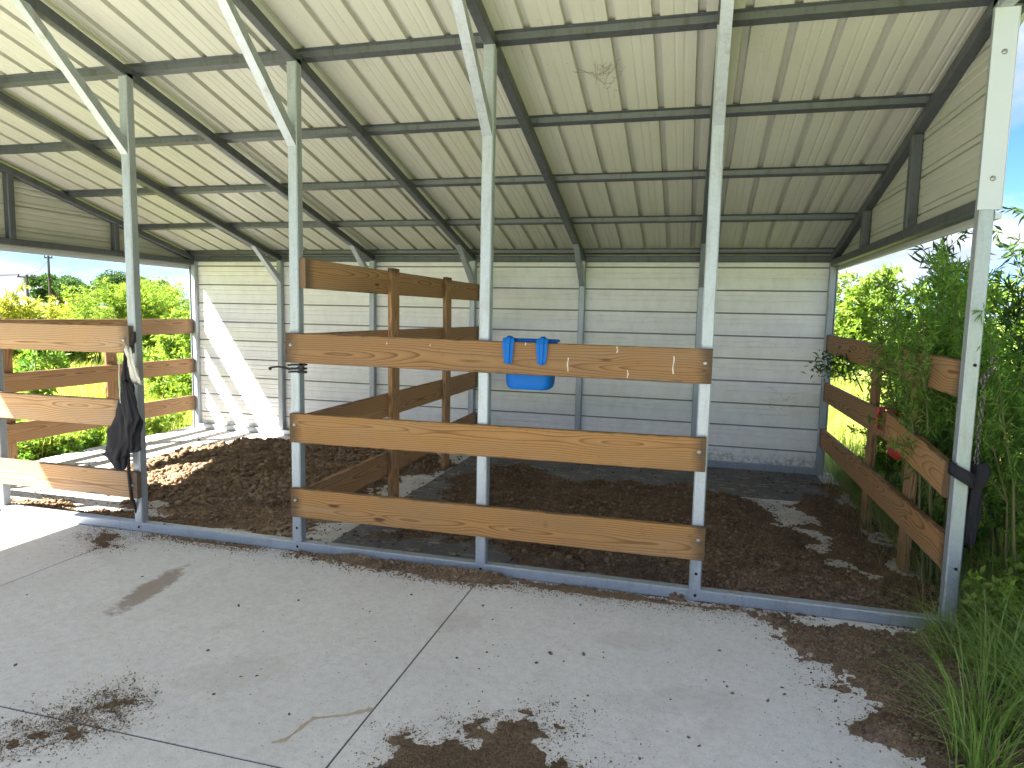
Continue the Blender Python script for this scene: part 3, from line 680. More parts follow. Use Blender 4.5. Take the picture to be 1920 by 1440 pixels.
litter('manure_patch', 'brown crumbly manure patch on the concrete in the foreground centre',
       [(-2.30, -1.95), (-2.22, -1.60), (-2.1, -1.42), (-1.95, -1.46), (-1.80, -1.30), (-1.68, -1.32), (-1.74, -1.42), (-1.60, -1.55), (-1.55, -2.1), (-1.9, -2.3)], 0.014, 0.006, 11000, (0.0018, 0.0062), M['fine'], 20, 0.18, 0.10, 0.03, 0.3, 8.0)
litter('manure_patch', 'narrow tan manure patch on the concrete at lower left corner',
       [(-3.62, -2.02), (-3.56, -1.86), (-3.42, -1.79), (-3.38, -1.86), (-3.50, -1.96)], 0.009, 0.005, 1800, (0.0018, 0.005), M['fine'], 21, 0.10, 0.05, 0.0, 0.1, 14.0)
litter('manure_patch', 'small tan clump of droppings above the narrow patch at lower left',
       [(-3.44, -1.72), (-3.46, -1.62), (-3.36, -1.64), (-3.33, -1.71)], 0.009, 0.005, 1000, (0.0018, 0.005), M['fine'], 22, 0.10, 0.05, 0.0, 0.08, 14.0)
litter('manure_patch', 'faint tan litter patch on the slab near the left front post',
       [(-5.12, -0.05), (-5.08, -0.2), (-4.86, -0.34), (-4.80, -0.28), (-4.98, -0.1)], 0.009, 0.005, 700, (0.0018, 0.005), M['fine'], 23, 0.10, 0.05, 0.0, 0.08, 14.0)
# crumbs dotted over the slab
rs = np.random.default_rng(5); N = 1500
cx = rs.uniform(-5.6, -0.4, N); cy = -2.4+2.35*rs.uniform(0, 1, N)**0.9
near = rs.uniform(0, 1, N) < np.clip(0.12+0.75*np.exp(-((cx+1.7)**2+(cy+1.2)**2)/0.7)+0.6*np.exp(-((cx+0.75)**2)/0.12)+0.25*np.exp(-((cy+0.1)/0.12)**2), 0, 1)
cx, cy = cx[near], cy[near]; r = 0.0016+0.0095*rs.uniform(0, 1, len(cx))**6
V, F = lumps(cx, cy, r*0.35, r, rs, 0.6)
tag(obj('manure_crumbs', mesh_np('manure_crumbs', V, F, M['soil'])), 'dark crumbs scattered over the concrete slab', 'manure', kind='stuff')
rs = np.random.default_rng(6); N = 5000
cx = rs.uniform(-7.0, -0.2, N); cy = rs.uniform(0.1, 3.4, N); r = 0.002+0.014*rs.uniform(0, 1, N)**4
V, F = lumps(cx, cy, r*0.35+0.008*(cx > -3.6), r, rs, 0.6)
tag(obj('manure_crumbs', mesh_np('manure_crumbs', V, F, M['damp'])), 'brown crumbs scattered over the stall floors', 'manure', kind='stuff')
# loose dusty flakes over the bare strips of the stall floors
rs = np.random.default_rng(16); N = 26000
cx = np.where(rs.uniform(0, 1, N) < 0.62, rs.uniform(-1.25, 0.05, N), rs.uniform(-6.8, -1.2, N)); cy = rs.uniform(0.1, 3.3, N)
k = np.where(rs.uniform(0, 1, N) < np.clip((fbm(cx*4, cy*4, 77, 5)-0.38)*3.2, 0.04, 1))[0]; cx, cy = cx[k], cy[k]; n_ = len(k)
a = rs.uniform(0, 6.28, n_); fl = 0.002+0.009*rs.uniform(0, 1, n_)**2
c = np.stack([cx, cy, 0.003+0.008*(cx > -3.55)*((cx < -1.08) | (cy > 2.33))+0.004*rs.uniform(0, 1, n_)], -1)
e1 = np.stack([np.cos(a), np.sin(a), rs.normal(0, 0.25, n_)], -1)*fl[:, None]; e2 = np.stack([-np.sin(a), np.cos(a), rs.normal(0, 0.25, n_)], -1)*fl[:, None]*0.6
V = np.stack([c-e1, c+e2, c+e1, c-e2], 1).reshape(-1, 3); j = 4*np.arange(n_)[:, None]
F = np.concatenate([j+np.array([[0, 1, 2]]), j+np.array([[0, 2, 3]])], 1).reshape(-1, 3)
tag(obj('loose_bedding', mesh_np('loose_bedding', V, F, M['damp'])), 'thin brown flakes of bedding over the bare strips of the stall floor', 'bedding', kind='stuff')
# sand streak
rs = np.random.default_rng(8)
pts = [(-2.424, -1.405), (-2.5, -1.47), (-2.61, -1.525), (-2.625, -1.60), (-2.635, -1.665), (-2.68, -1.70)]
V = []; F = []
P = []
for a, b in zip(pts[:-1], pts[1:]):
    for f in np.linspace(0, 1, 8)[:-1]: P.append((a[0]+(b[0]-a[0])*f, a[1]+(b[1]-a[1])*f))
for i, (a, b) in enumerate(P):
    w = 0.010*(0.35+1.2*rs.uniform()); nx_, ny_ = 0.65, -0.75
    V += [(a+nx_*w, b+ny_*w, 0.0012), (a, b, 0.004), (a-nx_*w, b-ny_*w, 0.0012)]
    if i: k = 3*i; F += [(k-3, k-2, k+1, k), (k-2, k-1, k+2, k+1)]
tag(obj('sand_streak', MB().add(V, F).mesh('sand_streak', M['sand'])), 'thin curving streak of tan sand across the concrete joint', 'sand', kind='stuff')
# rubber mats in the middle and right stalls
def rubber(label, x0, x1, y0, y1, z=0.0, rot=0.0):
    o = obj('rubber_mat', MB().box(x0, x1, y0, y1, z+0.001, z+0.009, 0.002).mesh('rubber_mat', M['mat']))
    tag(o, label, 'mat', 'rubber stall mats')
rubber('black rubber mat beside the tall partition in the middle stall', -3.53, -2.32, 0.09, 1.728)
rubber('dusty black rubber mat along the back wall behind the partition end', -3.52, -2.32, 1.735, 3.44)
rubber('black rubber mat half buried in bedding below the blue feeder', -2.314, -1.10, 0.09, 1.728)
rubber('black rubber mat by the back wall in the middle of the stall', -2.314, -1.10, 1.735, 3.44)
rubber('black rubber mat in the back right corner of the stall', -1.094, -0.03, 2.35, 3.44)

# ================================================================== SMALL THINGS
def feeder(name, label, mat, W=0.285, D=0.20, H=0.265, z_top=1.40):
    """hook-over feeder; local X along the rail, local +Y away from the viewer's side of the rail, origin at rail top front face"""
    t = thing(name, label, 'feeder')
    def rr(w, d, z, cyy, r=0.05, n=5):
        P = []
        for sx, sy, a0 in ((1, 1, 0), (-1, 1, 90), (-1, -1, 180), (1, -1, 270)):
            for i in range(n+1):
                a = math.radians(a0+90*i/n); P.append((sx*(w/2-r)+r*math.cos(a), cyy+sy*(d/2-r)+r*math.sin(a), z))
        return P
    c0 = BT+0.012+D/2
    rings = []
    for k, (z, f) in enumerate(((0.0, 1.0), (-0.10, 0.97), (-0.20, 0.94), (-H+0.03, 0.915), (-H+0.008, 0.86), (-H, 0.78))):
        rings.append(rr(W*f, D*f, z, c0-D*(1-f)*0.15, 0.045))
    inner = [rr(W*f-0.01, D*f-0.01, z, c0-D*(1-f)*0.15, 0.04) for z, f in ((-H+0.03, 0.9), (0.0, 1.0))]
    b = MB().loft(rings, caps=False); n_ = len(rings[0])
    b.add(rings[-1], [tuple(range(n_))]); b.loft(inner, caps=False); b.add(inner[0], [tuple(range(n_))])
    obj('bucket', b.mesh('bucket', mat, True), t)
    rim = MB().loft([rr(W+0.016, D+0.016, -0.006, c0), rr(W+0.02, D+0.02, 0.0, c0), rr(W+0.016, D+0.016, 0.008, c0), rr(W-0.006, D-0.006, 0.008, c0, 0.04), rr(W-0.008, D-0.008, -0.006, c0, 0.04)], caps=False)
    obj('rim', rim.mesh('rim', mat, True), t)
    for s in (-1, 1):
        xx = s*W*0.335; P = []
        path = [(BT+0.016, -0.01, 0.035), (BT+0.008, 0.012, 0.036), (BT*0.5, 0.017, 0.035), (-0.008, 0.012, 0.034), (-0.015, -0.012, 0.033), (-0.014, -0.06, 0.029), (-0.012, -0.112, 0.024), (-0.007, -0.122, 0.021)]
        R = []
        for i, (yy, zz, w) in enumerate(path):
            p0 = path[max(i-1, 0)]; p1 = path[min(i+1, len(path)-1)]
            ty, tz = p1[0]-p0[0], p1[1]-p0[1]; l = math.hypot(ty, tz); ny, nz_ = -tz/l, ty/l   # outward normal
            ny, nz_ = (-ny, -nz_) if (ny*(-1 if i > 3 else 0)+nz_*(1 if i <= 3 else 0)) < 0 else (ny, nz_)
            R.append([(xx-w, yy, zz), (xx-w*0.45, yy+ny*0.004, zz+nz_*0.004), (xx-w*0.3, yy+ny*0.012, zz+nz_*0.012), (xx+w*0.3, yy+ny*0.012, zz+nz_*0.012), (xx+w*0.45, yy+ny*0.004, zz+nz_*0.004), (xx+w, yy, zz), (xx+w*0.6, yy-ny*0.004, zz-nz_*0.004), (xx-w*0.6, yy-ny*0.004, zz-nz_*0.004)])
        obj('hook', MB().loft(R).mesh('hook', mat), t)
    return t
bf = feeder('hook_over_feeder', 'bright blue plastic feeder hooked over the top front board', M['blue'], H=0.275)
bf.location = (-2.185, -BT-0.0015, 1.381)
rfd = feeder('hook_over_feeder', 'red plastic feeder hooked on the overgrown right side fence', M['red'], H=0.30)
rfd.location = (-0.0135, 1.34, 0.922); rfd.rotation_euler = (0, 0, -math.pi/2)

# jacket on the left post: draped cloth built from folded cross sections
def drape(sections, n=22, fold=0.3, seed=0, nf=5):
    rs = np.random.default_rng(seed); ph = rs.uniform(0, 6.28, 4); R = []
    for i, (cx, cy, z, a, b) in enumerate(sections):
        ring = []
        for j in range(n):
            t = 2*math.pi*j/n
            k = 1+fold*(0.9*(0.5-abs(math.sin(nf*0.5*t+ph[0]+i*0.13)))+0.55*(0.5-abs(math.sin((nf+4)*0.5*t+ph[1]-i*0.21)))+0.2*math.sin(2*t+ph[2]+i*0.5))
            ring.append((cx+a*k*math.cos(t), cy+b*k*math.sin(t), z+0.012*math.sin(3*t+ph[3]+i)))
        R.append(ring)
    return MB().loft(R)
def interp(secs, m=4):
    S = []
    for a, b in zip(secs[:-1], secs[1:]):
        for f in np.linspace(0, 1, m, endpoint=False): S.append(tuple(a[k]+(b[k]-a[k])*f for k in range(5)))
    return S+[secs[-1]]
jk = thing('jacket', 'black jacket hanging crumpled from the left front post', 'jacket')
o = obj('cloth', drape(interp([(-4.862, -0.062, 1.235, 0.012, 0.012), (-4.862, -0.064, 1.10, 0.024, 0.018), (-4.862, -0.066, 0.96, 0.048, 0.024), (-4.866, -0.068, 0.84, 0.082, 0.028), (-4.884, -0.07, 0.72, 0.105, 0.030), (-4.925, -0.07, 0.60, 0.120, 0.032), (-4.965, -0.068, 0.53, 0.088, 0.026), (-4.935, -0.066, 0.445, 0.028, 0.014)]), 56, 0.62, 3).mesh('cloth', M['black'], True), jk)
obj('sleeve', drape(interp([(-4.835, -0.095, 1.04, 0.026, 0.020), (-4.812, -0.104, 0.92, 0.050, 0.026), (-4.795, -0.102, 0.80, 0.062, 0.028), (-4.822, -0.092, 0.70, 0.030, 0.02), (-4.828, -0.088, 0.62, 0.026, 0.016), (-4.826, -0.085, 0.585, 0.015, 0.012)]), 40, 0.5, 4).mesh('sleeve', M['black'], True), jk)
jk_s = MB().tube([(-4.878, -0.098, 1.20), (-4.884, -0.105, 1.08), (-4.876, -0.110, 0.97), (-4.868, -0.115, 0.90)], 0.004, 5)
obj('drawstring', jk_s.mesh('drawstring', M['cream']), jk)
rg = tag(obj('mesh_rag', drape(interp([(-4.856, -0.060, 1.262, 0.016, 0.013), (-4.838, -0.066, 1.235, 0.026, 0.016), (-4.830, -0.064, 1.20, 0.015, 0.012), (-4.815, -0.062, 1.12, 0.032, 0.015), (-4.800, -0.062, 1.06, 0.042, 0.014), (-4.79, -0.06, 1.03, 0.050, 0.009)]), 36, 0.5, 9).mesh('mesh_rag', M['cream'], True)),
     'cream mesh rag knotted to the left front post above the black jacket', 'rag')
st = tag(obj('dark_strap', MB().tube([(-4.842, -0.012, 1.36), (-4.84, -0.02, 1.30), (-4.843, -0.045, 1.26)], [0.014, 0.016, 0.010], 6).mesh('dark_strap', M['rope'])), 'short dark strap on the left front post above the mesh rag', 'strap')
st2 = tag(obj('dangling_rope', MB().tube([(-4.887, -0.046, 0.62), (-4.885, -0.05, 0.52), (-4.888, -0.052, 0.42), (-4.88, -0.045, 0.235), (-4.888, -0.02, 0.22), (-4.895, 0.01, 0.12)], [0.008, 0.009, 0.011, 0.010, 0.012, 0.008], 6).mesh('dangling_rope', M['rope'])), 'black rope dangling from the jacket behind the lowest left board', 'rope')

# twine knotted round the second post
tw = MB(); x = px(3); zt = 1.165
for k in range(4):
    a = 0.037+0.004*(k % 2); z = zt+0.013*(k-1.5)+0.006*math.sin(k*2.3)
    tw.tube([(x-a, -0.008, z), (x+a, -0.008, z+0.005), (x+a, T+0.008, z), (x-a, T+0.008, z-0.014), (x-a, -0.008, z)], 0.0055, 5)
tw.tube([(x-0.03, -0.01, zt), (x-0.09, -0.03, zt+0.012), (x-0.14, -0.03, zt+0.006), (x-0.155, -0.03, zt-0.004)], [0.008, 0.006, 0.006, 0.012], 5)
tw.tube([(x+0.03, -0.012, zt-0.015), (x+0.07, -0.03, zt-0.018), (x+0.105, -0.035, zt-0.012)], [0.008, 0.006, 0.009], 5)
tw.tube([(x+0.03, -0.012, zt+0.01), (x+0.075, -0.03, zt+0.01), (x+0.09, -0.03, zt+0.04)], [0.008, 0.006, 0.006], 5)
tag(obj('baling_twine', tw.mesh('baling_twine', M['rope'])), 'dark frayed twine knotted round the post under the middle top board', 'twine')

# black sling, chain and cloth at the right front post
sl = MB()
V = []; F = []; nn = 14
for i in range(nn+1):
    a = -2.6+5.0*i/nn
    rx, ry = 0.056, 0.056
    xx = 0.0+rx*math.sin(a); yy = YC-ry*math.cos(a)-0.012
    dz = 0.03*math.sin(a*0.9)
    V += [(xx, yy, 0.835-dz), (xx*1.02, yy-0.004, 0.765-dz*1.2), (xx*0.95, yy+0.004, 0.765-dz*1.2), (xx*0.93, yy+0.004, 0.835-dz)]
    if i:
        k = 4*i
        for j in range(4): F.append((k-4+j, k-4+(j+1) % 4, k+(j+1) % 4, k+j))
tag(obj('black_sling', MB().add(V, F).mesh('black_sling', M['black'], True)), 'black rubber sling wrapped round the right front post', 'sling')
tag(obj('dark_cloth', drape(interp([(0.078, 0.05, 0.86, 0.030, 0.024), (0.090, 0.055, 0.81, 0.048, 0.032), (0.080, 0.05, 0.75, 0.030, 0.024), (0.076, 0.05, 0.62, 0.032, 0.022), (0.074, 0.05, 0.52, 0.026, 0.018), (0.072, 0.05, 0.44, 0.02, 0.014)]), 36, 0.45, 12).mesh('dark_cloth', M['black'], True)),
    'dark purple black cloth hanging behind the right front post', 'cloth')
ch = MB()
rs = np.random.default_rng(4)
path = [(0.075, 0.0, 1.37), (0.085, -0.01, 1.33), (0.06, -0.012, 1.30), (0.045, -0.008, 1.26), (0.055, 0.0, 1.18), (0.05, -0.006, 1.10), (0.048, -0.006, 1.0), (0.05, -0.008, 0.92), (0.047, -0.01, 0.86)]
cp = []
for a, b in zip(path[:-1], path[1:]):
    for f in np.linspace(0, 1, 4)[:-1]: cp.append([a[k]+(b[k]-a[k])*f for k in range(3)])
for i, c in enumerate(cp):
    c = Vector(c); L, w = 0.019, 0.009; d = Vector((0.2*math.sin(i*1.7), 0.15*math.cos(i), -1)).normalized()
    sd_ = d.cross(Vector((0, 1, 0) if i % 2 else (1, 0, 0))).normalized()
    ch.tube([c+d*(L*math.cos(t))+sd_*(w*math.sin(t)) for t in [2*math.pi*j/8 for j in range(9)]], 0.0032, 4)
tag(obj('chain', ch.mesh('chain', M['chain'])), 'dull metal chain hanging down the outer edge of the right front post', 'chain')

M['web'] = mat_flat('dusty_web', (0.10, 0.09, 0.07), 0.95)
def cobweb(label, c, n, size, seed):
    rs = np.random.default_rng(seed); w = MB()
    for k in range(n):
        a = np.array(c)+rs.normal(0, 0.3, 3)*size; d = rs.normal(0, 1, 3); d[2] = abs(d[2])*0.5; d *= size*rs.uniform(0.3, 0.9)/np.linalg.norm(d)
        mid = a+d*0.5+np.array([0, 0, -0.12*size*rs.uniform()])
        w.tube([a, mid, a+d], 0.0008, 3)
    tag(obj('cobweb', w.mesh('cobweb', M['web'])), label, 'cobweb', kind='stuff')
cobweb('dusty cobweb with twigs hanging under the roof right of the middle post', (-1.86, 0.42, raf(0.42)+0.06), 34, 0.16, 1)
cobweb('dark stray roots on the back wall near the right corner', (-0.42, 3.50, 0.72), 14, 0.16, 4)

# ================================================================== VEGETATION
def leaf_faces(base, dirv, nrm, L, W, bend=0.15):
    """kite leaves, two triangles each, folded on the midrib"""
    side = np.cross(dirv, nrm); side /= np.linalg.norm(side, axis=1, keepdims=True)+1e-9
    n2 = np.cross(side, dirv)
    L = L[:, None]; W = W[:, None]
    mid = base+dirv*L*0.45
    a = base; b = mid+side*W*0.5+n2*W*0.15; c = base+dirv*L-n2*L*bend; d = mid-side*W*0.5+n2*W*0.15
    V = np.stack([a, b, c, d], 1).reshape(-1, 3); i = 4*np.arange(len(base))[:, None]
    F = np.concatenate([i+np.array([[0, 1, 2]]), i+np.array([[0, 2, 3]])], 1).reshape(-1, 3)
    return V, F
def unit(v): return v/(np.linalg.norm(v, axis=-1, keepdims=True)+1e-9)
def grow(seed, h, spread, nst, nbr, nlf, ll, lw, droop=0.25, brlen=0.4, lean=(0, 0), low=0.15, up=0.8, rad=0.012):
    """shrub: stems > branches > leaves; returns stem mesh builder and leaf arrays"""
    rs = np.random.default_rng(seed); st = MB(); B = []; Dv = []
    for s in range(nst):
        a = rs.uniform(0, 6.28); r = spread*rs.uniform(0.05, 0.22); hh = h*rs.uniform(0.72, 1.0)
        tx, ty = spread*rs.uniform(0.25, 1.0)*math.cos(a)+lean[0], spread*rs.uniform(0.25, 1.0)*math.sin(a)+lean[1]
        b0 = np.array([r*math.cos(a), r*math.sin(a), -0.06]); wob = rs.uniform(-0.06, 0.06, (7, 3))*h*0.5
        P = []
        for i in range(7):
            f = i/6; P.append(b0+np.array([tx*f**1.5, ty*f**1.5, hh*f*(1-0.10*f)+0.06*f])+wob[i]*f*(1-f)*2)
        P = np.array(P)
        st.tube(P, [rad*(1-0.85*i/6) for i in range(7)], 5)
        for k in range(nbr):
            f = low+(1-low)*(k+rs.uniform())/nbr; q = f*6; i = min(int(q), 5); p = P[i]+(P[i+1]-P[i])*(q-i)
            a2 = rs.uniform(0, 6.28); d = np.array([math.cos(a2), math.sin(a2), up*rs.uniform(0.5, 1.3)]); d /= np.linalg.norm(d)
            L = brlen*h*(1.05-0.75*f)*rs.uniform(0.6, 1.2)
            Q = [p]
            for j in range(1, 4):
                g_ = j/3; Q.append(p+d*L*g_+np.array([0, 0, -droop*L*g_*g_])+rs.uniform(-0.05, 0.05, 3)*L*g_)
            st.tube(Q, [rad*0.38*(1-f*0.5), rad*0.28*(1-f*0.5), rad*0.2, rad*0.1], 3)
            Q = np.array(Q); tt = (rs.uniform(0.12, 1.0, nlf))*3; ii = np.minimum(tt.astype(int), 2)
            B.append(Q[ii]+(Q[ii+1]-Q[ii])*(tt-ii)[:, None]); Dv.append(np.repeat(unit(Q[3]-Q[0])[None], nlf, 0))
        nt = nlf*2; tt = rs.uniform(3.2, 6, nt); ii = np.minimum(tt.astype(int), 5)
        B.append(P[ii]+(P[ii+1]-P[ii])*(tt-ii)[:, None]); Dv.append(np.repeat(np.array([[0, 0, 1.0]]), nt, 0))
    B = np.concatenate(B); Dv = np.concatenate(Dv); N = len(B)
    dr = unit(Dv*0.65+rs.normal(0, 0.62, (N, 3))+np.array([0, 0, -0.12])); nm = unit(rs.normal(0, 0.7, (N, 3))+np.array([0, 0, 1.0]))
    L = ll*rs.uniform(0.6, 1.25, N); W = lw*rs.uniform(0.7, 1.25, N)
    V, F = leaf_faces(B+rs.normal(0, 0.006, (N, 3)), dr, nm, L, W)
    return st, V, F
KINDS = {}
def kind(key, mat, stem=None, **k):
    st, V, F = grow(**k)
    KINDS[key] = (st.mesh(key+'_stems', stem or M['stem']), mesh_np(key+'_leaves', V, F, mat))
def plant(name, key, label, cat, loc, rot=0.0, sc=1.0, group=None, szz=None):
    t = thing(name, label, cat, loc, group); t.rotation_euler = (0, 0, rot); t.scale = (sc, sc, szz or sc)
    obj('stems', KINDS[key][0], t); obj('foliage', KINDS[key][1], t); return t
# right side, close
kind('willow', M['leaf_dark'], seed=1, h=2.35, spread=0.30, nst=4, nbr=26, nlf=16, ll=0.075, lw=0.016, droop=0.15, brlen=0.24, up=1.1)
kind('leafy', M['leaf_mid'], seed=2, h=1.75, spread=0.45, nst=6, nbr=26, nlf=24, ll=0.060, lw=0.017, droop=0.3, brlen=0.30, low=0.35)
kind('leafy2', M['leaf_mid'], seed=3, h=1.5, spread=0.5, nst=7, nbr=22, nlf=20, ll=0.065, lw=0.022, droop=0.3, brlen=0.32, low=0.1)
kind('broad', M['leaf_light'], seed=4, h=1.0, spread=0.35, nst=6, nbr=14, nlf=14, ll=0.07, lw=0.038, droop=0.3, brlen=0.35)
# left field
kind('feathery', M['leaf_light'], seed=5, h=2.2, spread=0.9, nst=14, nbr=34, nlf=20, ll=0.10, lw=0.014, droop=0.2, brlen=0.32, low=0.2, rad=0.012)
kind('yellowbush', M['leaf_yellow'], seed=6, h=1.7, spread=0.8, nst=13, nbr=24, nlf=20, ll=0.10, lw=0.022, droop=0.3, brlen=0.35, low=0.1)
kind('greenbush', M['leaf_light'], seed=7, h=1.6, spread=0.8, nst=14, nbr=26, nlf=22, ll=0.075, lw=0.030, droop=0.25, brlen=0.34, low=0.05)
kind('sprig', M['leaf_mid'], seed=8, h=1.0, spread=0.28, nst=4, nbr=14, nlf=18, ll=0.075, lw=0.026, droop=0.3, brlen=0.3, low=0.3)
kind('weed', M['leaf_light'], seed=9, h=0.45, spread=0.22, nst=7, nbr=9, nlf=9, ll=0.065, lw=0.032, droop=0.3, brlen=0.4)
kind('weed_dark', M['leaf_mid'], seed=10, h=0.42, spread=0.20, nst=6, nbr=9, nlf=10, ll=0.060, lw=0.030, droop=0.3, brlen=0.4)

def gz(x, y): return float(ground_z(np.array([x]), np.array([y]))[0])
RG = 'shrubs crowding the right side of the barn'
plant('willow_sapling', 'willow', 'tall dark narrow leaved sapling standing up against the sky right of the post', 'sapling', (0.66, 1.60, gz(.66, 1.6)), 0.4, 1.22, RG)
plant('willow_sapling', 'willow', 'slender dark sapling crowding the tall one right of the front post', 'sapling', (0.50, 1.42, -0.08), 3.3, 1.12, RG)
plant('willow_sapling', 'willow', 'thin dark sapling rising behind the right side fence', 'sapling', (0.48, 2.35, gz(.48, 2.35)), 2.1, 0.90, RG)
plant('shrub', 'leafy', 'bushy green shrub at the far end of the right side fence', 'shrub', (0.30, 2.45, -0.08), 3.0, 0.84, RG)
plant('shrub', 'leafy', 'green shrub spreading beside the right front post', 'shrub', (0.55, 0.72, -0.08), 4.4, 1.04, RG)
kind('fennel', M['leaf_mid'], seed=12, h=1.65, spread=0.34, nst=8, nbr=28, nlf=22, ll=0.055, lw=0.0085, droop=0.3, brlen=0.22, low=0.42, lean=(-0.10, -0.05), up=0.9)
plant('shrub', 'fennel', 'feathery bright green shrub hanging over the top rail of the right side fence', 'shrub', (0.20, 1.15, -0.08), 0.0, 1.0, RG, 1.42)
plant('shrub', 'fennel', 'feathery green shrub pressed against the back of the right front post', 'shrub', (0.12, 0.58, -0.08), 0.3, 0.9, RG, 1.36)
plant('shrub', 'fennel', 'feathery green shrub reaching in front of the right front post', 'shrub', (0.36, 0.06, -0.08), -0.2, 0.95, RG, 1.25)
plant('shrub', 'leafy2', 'mid green shrub filling the right edge of the picture', 'shrub', (0.78, 0.15, -0.08), 0.3, 1.06, RG)
plant('shrub', 'leafy2', 'mid green shrub behind the sapling on the right', 'shrub', (1.25, 1.3, -0.08), 2.3, 1.2, RG)
plant('shrub', 'leafy', 'shrub farther out behind the right side fence', 'shrub', (1.1, 3.0, -0.08), 5.4, 0.95, RG)
plant('broad_weed', 'broad', 'broad leaved yellow green weed beside the foot of the right front post', 'weed', (0.22, -0.12, -0.08), 0.0, 0.62)
plant('broad_weed', 'broad', 'broad leaved weed under the dark cloth on the right', 'weed', (0.42, 0.05, -0.08), 2.0, 0.8)
# a branch of the fence shrub reaching into the stall in front of the wall
rs = np.random.default_rng(33)
bst = MB(); P = [Vector((0.10, 2.45, 0.95)), Vector((0.0, 2.46, 1.16)), Vector((-0.12, 2.48, 1.18)), Vector((-0.24, 2.5, 1.13))]
bst.tube(P, [0.006, 0.005, 0.004, 0.002], 4)
N = 260; f = rs.uniform(0.25, 1.0, N)*3; ii = np.minimum(f.astype(int), 2); PP = np.array([tuple(p) for p in P])
B = PP[ii]+(PP[ii+1]-PP[ii])*(f-ii)[:, None]+rs.normal(0, 0.055, (N, 3))
V, F = leaf_faces(B, unit(rs.normal(0, 1, (N, 3))+np.array([-0.4, -0.2, 0])), unit(rs.normal(0, 1, (N, 3))), 0.06*rs.uniform(0.6, 1.2, N), 0.018*rs.uniform(0.7, 1.2, N))
tb = thing('leafy_branch', 'leafy branch poking into the stall in front of the back wall corner', 'branch', (0, 0, 0))
obj('stems', bst.mesh('branch_stem', M['stem']), tb); obj('foliage', mesh_np('branch_leaves', V, F, M['leaf_dark']), tb)
# right side, far and sunlit
kind('tree', M['leaf_light'], stem=M['bark'], seed=21, h=3.2, spread=1.4, nst=12, nbr=34, nlf=22, ll=0.16, lw=0.05, droop=0.2, brlen=0.34, low=0.12, rad=0.03)
i = 0
TG = 'sunlit bushes beyond the right side fence'
for (x, y, s, lab) in ((2.35, 14.2, 0.98, 'pale green sunlit tree beyond the back right corner of the barn'), (3.9, 13.2, 0.88, 'sunlit yellow green bush right of the pale tree beyond the fence'),
                       (5.2, 11.0, 0.85, 'sunlit bush seen through the right side shrubs'), (6.8, 9.0, 0.9, 'sunlit bush glimpsed behind the right front post'), (4.6, 6.4, 0.62, 'small sunlit bush low behind the right side fence'), (5.6, 4.6, 0.75, 'sunlit bush at the right edge behind the leaves'), (9.0, 14.0, 1.2, 'far sunlit bush behind the tall sapling')):
    plant('bush', 'tree', lab, 'bush', (x, y, gz(x, y)), i*1.3, s, TG); i += 1
# left field
LG = 'bushes in the field on the left'
for (nm, ky, lab, x, y, rot, s, zz) in (
    ('bush', 'feathery', 'tall feathery bright green bush in the left field, just left of the post', -15.9, 10.3, 0.3, 1.25, 1.12),
    ('bush', 'feathery', 'feathery green bush behind the left front post in the field', -15.3, 11.0, 2.0, 1.3, 1.22),
    ('bush', 'feathery', 'feathery bush right of the left front post in the field', -14.4, 11.4, 4.0, 1.2, 1.08),
    ('bush', 'greenbush', 'dense bright green bush just outside the back left corner', -8.75, 5.2, 1.0, 1.0, 1.05),
    ('bush', 'greenbush', 'low bright green bush left of the corner bush', -9.6, 5.6, 2.6, 0.8, 0.72),
    ('bush', 'greenbush', 'rounded green bush in the middle of the left field', -16.4, 9.8, 4.1, 1.25, 1.02),
    ('bush', 'yellowbush', 'yellow green bush at the far left edge of the field', -17.6, 8.8, 0.0, 1.3, 1.34),
    ('bush', 'yellowbush', 'yellowish bush beside the rounded green bush at left', -17.0, 9.5, 1.7, 1.2, 1.22),
    ('bush', 'yellowbush', 'low yellowish bush at the left picture edge', -17.9, 8.0, 3.2, 1.2, 1.2),
    ('bush', 'feathery', 'loose feathery bush farthest back in the left field', -17.5, 14.5, 3.0, 1.4, 1.1),
    ('bush', 'greenbush', 'green bush far back near the corner of the left field', -14.0, 13.2, 5.0, 1.5, 1.3),
    ('sapling', 'sprig', 'small leafy sapling growing against the left side fence', -7.68, 1.72, 0.7, 1.1, 1.5),
    ('sapling', 'sprig', 'leafy weed stem behind the left side fence near the corner', -7.9, 3.1, 2.7, 0.95, 0.95)):
    t = plant(nm, ky, lab, nm, (x, y, gz(x, y)), rot, s, LG, zz)
# ground cover along both sides (nobody could count it)
def cover(name, label, key, pts, seed, cat='weeds'):
    rs = np.random.default_rng(seed); st, lf_ = KINDS[key]
    lv = np.empty(len(lf_.vertices)*3, np.float32); lf_.vertices.foreach_get('co', lv); lv = lv.reshape(-1, 3)
    Fb = np.empty(len(lf_.polygons)*3, np.int32); lf_.polygons.foreach_get('vertices', Fb); Fb = Fb.reshape(-1, 3)
    V = []; F = []; n = 0
    for (x, y, s) in pts:
        a = rs.uniform(0, 6.28); c, sn = math.cos(a), math.sin(a); sx = s*rs.uniform(0.9, 1.3)
        W = np.stack([(lv[:, 0]*c-lv[:, 1]*sn)*sx+x, (lv[:, 0]*sn+lv[:, 1]*c)*sx+y, lv[:, 2]*s+gz(x, y)+0.01], -1)
        V.append(W); F.append(Fb+n); n += len(W)
    o = obj(name, mesh_np(name, np.concatenate(V), np.concatenate(F), lf_.materials[0])); return tag(o, label, cat, kind='stuff')
rs = np.random.default_rng(40)
pts = [(-7.62-1.5*rs.uniform()**1.5, rs.uniform(0.6, 4.2), rs.uniform(0.3, 0.8)) for _ in range(60)]
